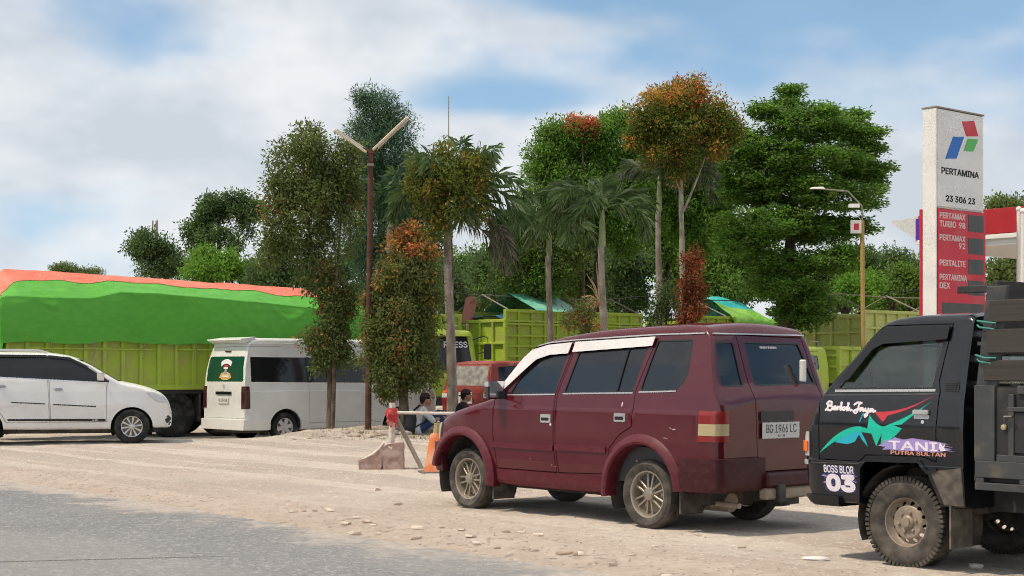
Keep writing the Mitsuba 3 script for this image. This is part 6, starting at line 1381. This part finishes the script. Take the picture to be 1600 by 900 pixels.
# ---------------------------------------------------------------- barrier, cone, stones, people
def hull_chain(bones, J, refine=.02, it=8):
    out = None
    for a, b in bones:
        (pa, ra), (pb, rb) = J[a], J[b]
        m = Manifold.batch_hull([Manifold.sphere(ra, 20).translate(tuple(pa)), Manifold.sphere(rb, 20).translate(tuple(pb))])
        out = m if out is None else out + m
    t = man2tri(out.refine_to_length(refine)); t.merge_vertices()
    trimesh.smoothing.filter_taubin(t, iterations=it)
    return t
def person(label, M, sitting_hidden=False, shirt='shirt_grey', legs='jeans_blue', bag=False, seed=0):
    """Sits on the ground facing +x with raised knees and the forearms on the knees."""
    th = Thing('person', label, 'person', M)
    hip = np.array([0, 0, .11]); chest = np.array([.06, 0, .44]); neck = np.array([.11, 0, .60]); head = np.array([.145, 0, .735])
    torso = {'pel': (hip, .125), 'pl': (hip + (0, .075, 0), .11), 'pr': (hip - (0, .075, 0), .11), 'waist': (np.array([.01, 0, .27]), .115), 'ch': (chest, .125), 'cl': (chest + (0, .10, .05), .085), 'cr': (chest + (0, -.10, .05), .085), 'nk': (neck, .058), 'nk2': (neck + (.015, 0, .045), .052)}
    for s, n in ((1, 'l'), (-1, 'r')):
        sh = chest + np.array([.02, s * .185, .075]); el = sh + np.array([.20, s * .05, -.22]); wr = np.array([.47, s * .15, .36])
        torso |= {'s' + n: (sh, .066), 'e' + n: (el, .045), 'w' + n: (wr, .034)}
    body = hull_chain([('pl', 'pr'), ('pel', 'waist'), ('pl', 'waist'), ('pr', 'waist'), ('waist', 'ch'), ('waist', 'cl'), ('waist', 'cr'), ('cl', 'cr'), ('ch', 'cl'), ('ch', 'cr'), ('cl', 'sl'), ('cr', 'sr'), ('ch', 'nk'), ('nk', 'nk2'), ('sl', 'el'), ('sr', 'er'), ('el', 'wl'), ('er', 'wr')], torso)
    m = tri2man(body)
    shirt_cut = [m.trim_by_plane((0, 0, 1), .10)]
    arms = []
    for s, n in ((1, 'l'), (-1, 'r')):
        el, wr = torso['e' + n][0], torso['w' + n][0]
    key = th.part('body', body, 'skin', True)
    # clothes: the same surface a little larger
    cl = {k: (p, r + .014) for k, (p, r) in torso.items()}
    shirt_ = hull_chain([('pel', 'waist'), ('pl', 'waist'), ('pr', 'waist'), ('waist', 'ch'), ('waist', 'cl'), ('waist', 'cr'), ('cl', 'cr'), ('ch', 'cl'), ('ch', 'cr'), ('cl', 'sl'), ('cr', 'sr'), ('sl', 'el'), ('sr', 'er')], cl)
    th.part('shirt', shirt_, shirt, True, key)
    leg = {}
    for s, n in ((1, 'l'), (-1, 'r')):
        leg |= {'h' + n: (hip + (.02, s * .09, 0), .105), 'k' + n: (np.array([.42, s * .15, .40 + .05 * (s > 0)]), .066), 'a' + n: (np.array([.60, s * .14, .07]), .045)}
    th.part('trousers', hull_chain([('hl', 'hr'), ('hl', 'kl'), ('kl', 'al'), ('hr', 'kr'), ('kr', 'ar')], leg), legs, True, key)
    for s in (1, -1):
        foot = hull_chain([('a', 'b'), ('b', 'c')], {'a': (np.array([.59, s * .14, .045]), .042), 'b': (np.array([.68, s * .15, .035]), .036), 'c': (np.array([.77, s * .16, .028]), .026)}, .012, 5)
        th.part('shoe', foot, 'bag_black', True, key)
        wr = np.array([.47, s * .15, .36])
        H = {'w': (wr, .030), 'p': (wr + (.055, -s * .012, -.012), .030), 'q': (wr + (.085, -s * .018, -.022), .026)}
        bn = [('w', 'p'), ('p', 'q')]
        for i, (o, l) in enumerate(((.030, .060), (.010, .072), (-.010, .066), (-.028, .050))):
            H |= {f'f{i}': (wr + (.098, o - s * .018, -.024), .010), f'g{i}': (wr + (.098 + l * .6, o * 1.15 - s * .018, -.045), .009), f'h{i}': (wr + (.098 + l * .8, o * 1.2 - s * .018, -.045 - l * .5), .008)}
            bn += [('q', f'f{i}'), (f'f{i}', f'g{i}'), (f'g{i}', f'h{i}')]
        H |= {'t0': (wr + (.045, -s * .045, -.012), .012), 't1': (wr + (.080, -s * .066, -.030), .010), 't2': (wr + (.102, -s * .068, -.045), .009)}
        bn += [('w', 't0'), ('t0', 't1'), ('t1', 't2')]
        th.part('hand', hull_chain(bn, H, .006, 4), 'skin', True, key)
    # head with face
    hd = {'c': (head, .094), 'f': (head + (.028, 0, -.035), .078), 'j': (head + (.062, 0, -.088), .040), 'n': (neck + (.01, 0, .03), .052), 'b': (head + (-.03, 0, .01), .088)}
    hm = hull_chain([('c', 'f'), ('f', 'j'), ('c', 'b'), ('n', 'c'), ('n', 'j')], hd, .010, 6)
    ears = [hull_chain([('a', 'b')], {'a': (head + (0, s * .092, -.015), .017), 'b': (head + (-.004, s * .094, -.045), .012)}, .008, 3) for s in (1, -1)]
    nose = hull_chain([('a', 'b')], {'a': (head + (.100, 0, -.010), .011), 'b': (head + (.117, 0, -.042), .015)}, .006, 3)
    hk = th.part('head', man2tri(tri2man(hm) + tri2man(nose) + tri2man(ears[0]) + tri2man(ears[1])), 'skin', True, key)
    for s in (1, -1): th.part('eye', mv(trimesh.creation.icosphere(1, .010), *(head + (.094, s * .034, -.006))), 'hair_black', True, hk)
    th.part('mouth', hull_chain([('a', 'b')], {'a': (head + (.098, .020, -.078), .006), 'b': (head + (.098, -.020, -.078), .006)}, .006, 2), 'cap_dark', True, hk)
    hair = tri2man(hull_chain([('c', 'b'), ('b', 'd')], {'c': (head + (-.004, 0, .018), .098), 'b': (head + (-.034, 0, .006), .094), 'd': (head + (-.052, 0, -.045), .066)}, .012, 5))
    th.part('hair', man2tri(hair.trim_by_plane((-.9, 0, .45), -.09)), 'hair_black', True, hk)
    cap_ = tri2man(hull_chain([('c', 'b')], {'c': (head + (.004, 0, .028), .107), 'b': (head + (-.02, 0, .028), .107)}, .012, 5)).trim_by_plane((-.12, 0, 1), head[2] + .022)
    peak = Manifold.hull_points(np.array([head + np.array(v) for v in [(.07, -.085, .030), (.07, .085, .030), (.15, -.07, .026), (.15, .07, .026), (.19, -.03, .018), (.19, .03, .018), (.07, -.085, .040), (.07, .085, .040), (.15, -.06, .034), (.15, .06, .034), (.185, 0, .026)]]))
    th.part('cap', man2tri(cap_), 'cap_dark', True, hk); th.part('cap_peak', man2tri(peak), 'cap_dark', 30, hk)
    return th
g1 = at(652, 678, 31.2); z1 = float(ground_z(g1[0], 31.2))
M1 = frame((g1[0] + .03, 31.2), (.93, .12), z1 - .02)
person('person in a dark cap and grey shirt sitting on the bank beside the cone-shaped tree', M1)
bg_ = Thing('backpack', 'black backpack on the back of the sitting person in the grey shirt', 'backpack', M1)
bg_.part('bag', hull_chain([('a', 'b'), ('b', 'c'), ('a', 'd'), ('d', 'c')], {'a': (np.array([-.20, .05, .14]), .12), 'b': (np.array([-.20, .05, .36]), .11), 'c': (np.array([-.16, -.08, .36]), .11), 'd': (np.array([-.18, -.10, .14]), .12)}, .03, 6), 'bag_black', True)
for s in (1, -1): bg_.part('strap', tube([(-.10, s * .12, .50), (.02, s * .135, .605), (.13, s * .13, .54), (.185, s * .13, .42), (.12, s * .19, .28), (-.08, s * .17, .16)], .016, 6), 'bag_black', 50)
g2 = at(718, 672, 31.9)
person('person in dark clothes and cap sitting between the palm trunk and the maroon bonnet', frame((g2[0], 31.9), (.95, .1), float(ground_z(g2[0], 31.9)) + .02), shirt='shirt_dark', legs='jeans_blue')

def build_barrier():
    # post in worn blocks with a bar to the right
    P_ = at(612, 737, 21.4)[:2]; z = float(ground_z(P_[0], 21.4))
    k = 21.4 / FOC
    M = np.eye(4); M[:3, 3] = (P_[0], 21.4, z - .02)
    th = Thing('barrier', 'home-made barrier: white post wrapped in red plastic, with a white bar and a wooden prop', 'barrier', M)
    zz = lambda y: (738 - y) * k; xx = lambda x: (x - 612) * k
    th.part('post', tube([(xx(611), 0, zz(700)), (xx(613), 0, zz(665)), (xx(613), 0, zz(633))], .045, 12), 'white_worn')
    th.part('post_top', tube([(xx(613), 0, zz(640)), (xx(613), 0, zz(628))], .034, 10), 'rust_brown')
    rng = np.random.default_rng(3); wr = []
    a = np.linspace(0, 2 * np.pi, 22); zs = np.linspace(zz(664), zz(641), 12)
    A, Zq = np.meshgrid(a, zs); R_ = .066 + .022 * meshkit.fbm(np.stack([np.cos(A) * 2, np.sin(A) * 2, Zq * 22], -1), 3, 4) + .03 * np.exp(-((Zq - zz(650)) / .05) ** 2) * (np.sin(A * 3) > 0)
    V = np.stack([xx(613) + R_ * np.cos(A), R_ * np.sin(A), Zq], -1).reshape(-1, 3); i, j = np.meshgrid(np.arange(11), np.arange(21), indexing='ij')
    th.part('red_wrap', (V, np.stack([i * 22 + j, i * 22 + j + 1, (i + 1) * 22 + j + 1, (i + 1) * 22 + j], -1).reshape(-1, 4)), 'ribbon_red', True)
    for s_ in range(4):
        x0 = xx(607 + 4 * s_); th.part('ribbon_tail', box(x0 - .012, x0 + .014, -.07 - .01 * s_, -.066 - .01 * s_, zz(668 + 3 * (s_ % 2)), zz(655)), 'ribbon_red')
    th.part('bar', tube([(xx(616), -.02, zz(648)), (xx(680), .02, zz(649.5)), (xx(760), .1, zz(650))], .023, 10), 'white_worn')
    th.part('prop', tube([(xx(618), .03, zz(655)), (xx(640), -.02, zz(698)), (xx(662), -.08, zz(740))], .034, 8), 'wood_grey')
    for (pts, d0, d1, lab) in (([(562, 738), (562, 721), (572, 719), (584, 714), (594, 706), (600, 700), (602, 695), (597, 738)], -.16, .16, 'low worn block with a broken sloping top'), ([(600, 738), (600, 705), (606, 697), (630, 694), (631, 738)], -.18, .18, 'square worn block holding the post')):
        pl = Polygon([(xx(x), zz(y)) for x, y in pts]).buffer(-.012).buffer(.012)
        m = prism_y(pl, d0, d1).refine_to_length(.05)
        t = man2tri(m); nrm = meshkit.fbm(np.asarray(t.vertices) * 9, 3, 6)[:, None] - .5; t.vertices = t.vertices + nrm * .03 * np.array([1, 1, .6])
        th.part('block', t, 'concrete_worn', 30, label=lab)
    Mx = lambda pts: tube([(xx(a), c, zz(b)) for a, b, c in pts], .022, 8)
    th.part('torn_sheet', Mx([(572, 719, -.12), (584, 713, -.14), (594, 704, -.12), (602, 694, -.1), (606, 699, -.15), (613, 704, -.17), (616, 697, -.14)]), 'white_worn', 50)
build_barrier()
def build_cone():
    p = at(679, 745, 20.7); z = float(ground_z(p[0], 20.7)); k = 20.7 / FOC
    M = np.eye(4); M[:3, 3] = (p[0] + .03, 20.7, z - .01)
    th = Thing('traffic_cone', 'faded orange traffic cone standing before the nose of the maroon car', 'traffic cone', M)
    prof = [(.0, 0), (.185, 0), (.165, .06), (.105, .45), (.085, .52), (.075, .53), (0, .53)]
    c = lathe_y([(r, y) for r, y in prof], 28); c = rot(c, (1, 0, 0), 90); th.part('cone', mv(c, 0, 0, .02), 'cone_orange', 40)
    b = box(-.23, .23, -.23, .23, 0, .035, .01); th.part('base', rot(b, (0, 0, 1), 12), 'cone_base')
    th.part('stub', tube([(0, 0, .5), (.005, 0, .60), (.012, 0, .69)], [.06, .055, .045], 10), 'straw')
    th.part('tape', tube([(.06, -.09, .42), (.10, -.12, .25), (.15, -.16, .08)], .008, 5), 'white_worn'); th.part('tape', tube([(.02, -.1, .40), (.10, -.08, .37), (.24, -.05, .38)], .010, 5), 'ribbon_red')
build_cone()
# stones
ORD = 'first second third fourth fifth sixth seventh eighth ninth tenth eleventh twelfth'.split()
def stone(sx, sy, sz, seed, sub=2):
    m = trimesh.creation.icosphere(sub, 1.0); v = np.array(m.vertices)
    n = meshkit.fbm(v * 1.3 + seed * 3.7, 3, seed)[:, None]
    v = v * (.6 + .8 * n); v[:, 2] = np.where(v[:, 2] > .35, .35 + (v[:, 2] - .35) * .35, v[:, 2])
    m.vertices = v * (sx, sy, sz); return m
rs = np.random.default_rng(12)
big = [(604, 673, 30.9, 24, 9, 'flat pale stone slab propped on the bank under the lamp post'), (634, 672, 31, 14, 9, 'dark rounded stone at the foot of the cone-shaped tree'), (576, 690, 30.4, 16, 7, 'flat stone low on the bank below the lamp post'), (552, 684, 30.6, 17, 6, 'long flat stone half buried in the bank'), (540, 678, 30.9, 9, 5, None), (588, 682, 30.6, 10, 5, None), (505, 683, 30.5, 7, 4, None), (615, 684, 30.5, 9, 5, None), (528, 690, 30.2, 7, 3.5, None), (484, 689, 30.2, 6, 3, None), (563, 673, 31, 7, 4, None), (640, 684, 30.6, 6, 4, None), (598, 692, 30.2, 7, 3, None), (460, 690, 30.2, 5, 3, None)]
for i, (px, py, d, w, h, lab) in enumerate(big):
    k = d / FOC; x = (px - 800) * k
    m = mv(rot(stone(w * k * .8, w * k * .6, h * k * .9, i + 2), (0, 0, 1), 40 * i), x, d, float(ground_z(x, d)) + h * k * .15)
    single('stone', m, 'stone', lab or f'small pale stone on the bank, {ORD[sum(1 for q in big if q[5] is None and q[0] <= px) - 1]} of the small ones from the left', 'stone', group='stones on the bank', smooth=25)
# chips and flakes along the asphalt, each its own thing
def zone_of(px): return next(n for lim, n in ((545, 'left of the barrier'), (600, 'below the worn blocks'), (700, 'before the maroon front wheel'), (860, 'below the maroon doors'), (1010, 'before the maroon rear wheel'), (2000, 'near the pickup')) if px < lim)
def flake(w, l, h, seed):
    r = np.random.default_rng(seed); n = 7; a = np.sort(r.random(n)) * 6.28
    ring = np.stack([np.cos(a) * l * (.7 + .4 * r.random(n)), np.sin(a) * w * (.7 + .4 * r.random(n)), np.zeros(n)], -1)
    top = ring * .85 + np.array([0, 0, h]) + np.stack([np.zeros(n), np.zeros(n), r.normal(size=n) * h * .4 + np.abs(ring[:, 0]) * .15], -1)
    return man2tri(Manifold.hull_points(np.vstack([ring, top])))
chips = [(453, 790), (458, 800), (475, 799), (492, 800), (515, 800), (541, 815), (557, 812), (572, 815), (583, 818), (620, 788), (653, 826), (590, 834), (546, 834), (556, 836), (651, 837), (736, 838), (812, 834), (842, 838), (790, 834), (720, 830), (835, 855), (905, 866), (987, 868), (1042, 895), (960, 880), (1090, 838), (1160, 856), (657, 768), (588, 766), (434, 790), (1025, 855), (882, 862), (776, 852), (745, 845), (690, 826)]
for i, (px, py) in enumerate(chips):
    d = EYE * FOC / (py - HOR) ; x = (px - 800) / FOC * d
    z = float(ground_z(x, d)); d2 = (EYE - z) * FOC / (py - HOR); x = (px - 800) / FOC * d2; z = float(ground_z(x, d2))
    r = np.random.default_rng(i); l = .028 + .055 * r.random()
    zone = zone_of(px); zn = sum(1 for a, b in chips if zone_of(a) == zone and (a, b) <= (px, py))
    single('debris_chip', mv(rot(flake(l * (.35 + .3 * r.random()), l, .004 + .009 * r.random(), i), (0, 0, 1), r.random() * 90 - 45), x, d2, z + .004), 'chip', f'flat chip in the dirt {zone}, {ORD[zn - 1]} from the left', 'chip', group='chips littering the verge', smooth=False)
# crushed plastic by the pickup wheel
lit = []
p = at(1276, 881, EYE * FOC / 301); r = np.random.default_rng(8); z = float(ground_z(p[0], p[1]))
single('plastic_wrapper', mv(stone(.10, .06, .022, 31, 3), p[0], p[1], z + .012), 'plastic_litter', 'crumpled white plastic wrapper on the dirt beside the pickup wheel', 'litter', smooth=False)
p = at(1524, 893, EYE * FOC / 313); single('plastic_wrapper', mv(stone(.05, .04, .03, 33, 3), p[0], p[1], float(ground_z(p[0], p[1])) + .015), 'plastic_litter', 'small white plastic scrap in the shade under the pickup', 'litter', smooth=False)
# gravel and dry grass nobody could count
def gravel(n=4200):
    r = np.random.default_rng(21); V, F = [], []
    tri = trimesh.creation.icosahedron()
    s = np.concatenate([r.normal(.55, .55, n), r.random(n // 2) * 16]); t = r.uniform(-24, 12, n + n // 2)
    x, y = (s + 7.08) * EN[0] + t * ED[0], (s + 7.08) * EN[1] + t * ED[1]
    keep = (y > 8) & (y < 31); x, y = x[keep], y[keep]; z = ground_z(x, y)
    sz = .003 + .008 * r.random(len(x)) ** 3
    v = tri.vertices[None] * (sz[:, None, None] * (.6 + .8 * r.random((len(x), 12, 1)))) * np.array([1.2, 1, .6]) + np.stack([x, y, z + sz * .25], -1)[:, None]
    f = tri.faces[None] + (np.arange(len(x)) * 12)[:, None, None]
    return v.reshape(-1, 3), f.reshape(-1, 3)
single('gravel', gravel(), 'stone', None, None, kind='stuff', smooth=False)
def dry_grass(n=1100):
    r = np.random.default_rng(31)
    x = r.normal(-2.3, .9, n); y = r.normal(30.9, .55, n); z = ground_z(x, y) - .01
    h = .04 + .07 * r.random(n); a = r.random(n) * 6.28; l = h * r.normal(0, .6, n)
    w = .006
    p = np.stack([x, y, z], -1); s = np.stack([np.cos(a) * w, np.sin(a) * w, a * 0], -1); tip = p + np.stack([np.sin(a) * l, np.cos(a) * l, h], -1)
    V = np.stack([p - s, p + s, tip], 1).reshape(-1, 3); F = np.arange(n * 3).reshape(-1, 3)
    c = np.array([(.36, .29, .15), (.28, .24, .12), (.18, .20, .07)])[r.integers(0, 3, n)]
    return (V, F), np.repeat(c, 3, axis=0)
gm, gc = dry_grass()
single('dry_grass', gm, 'leaf', None, None, kind='stuff', smooth=False, color=gc)
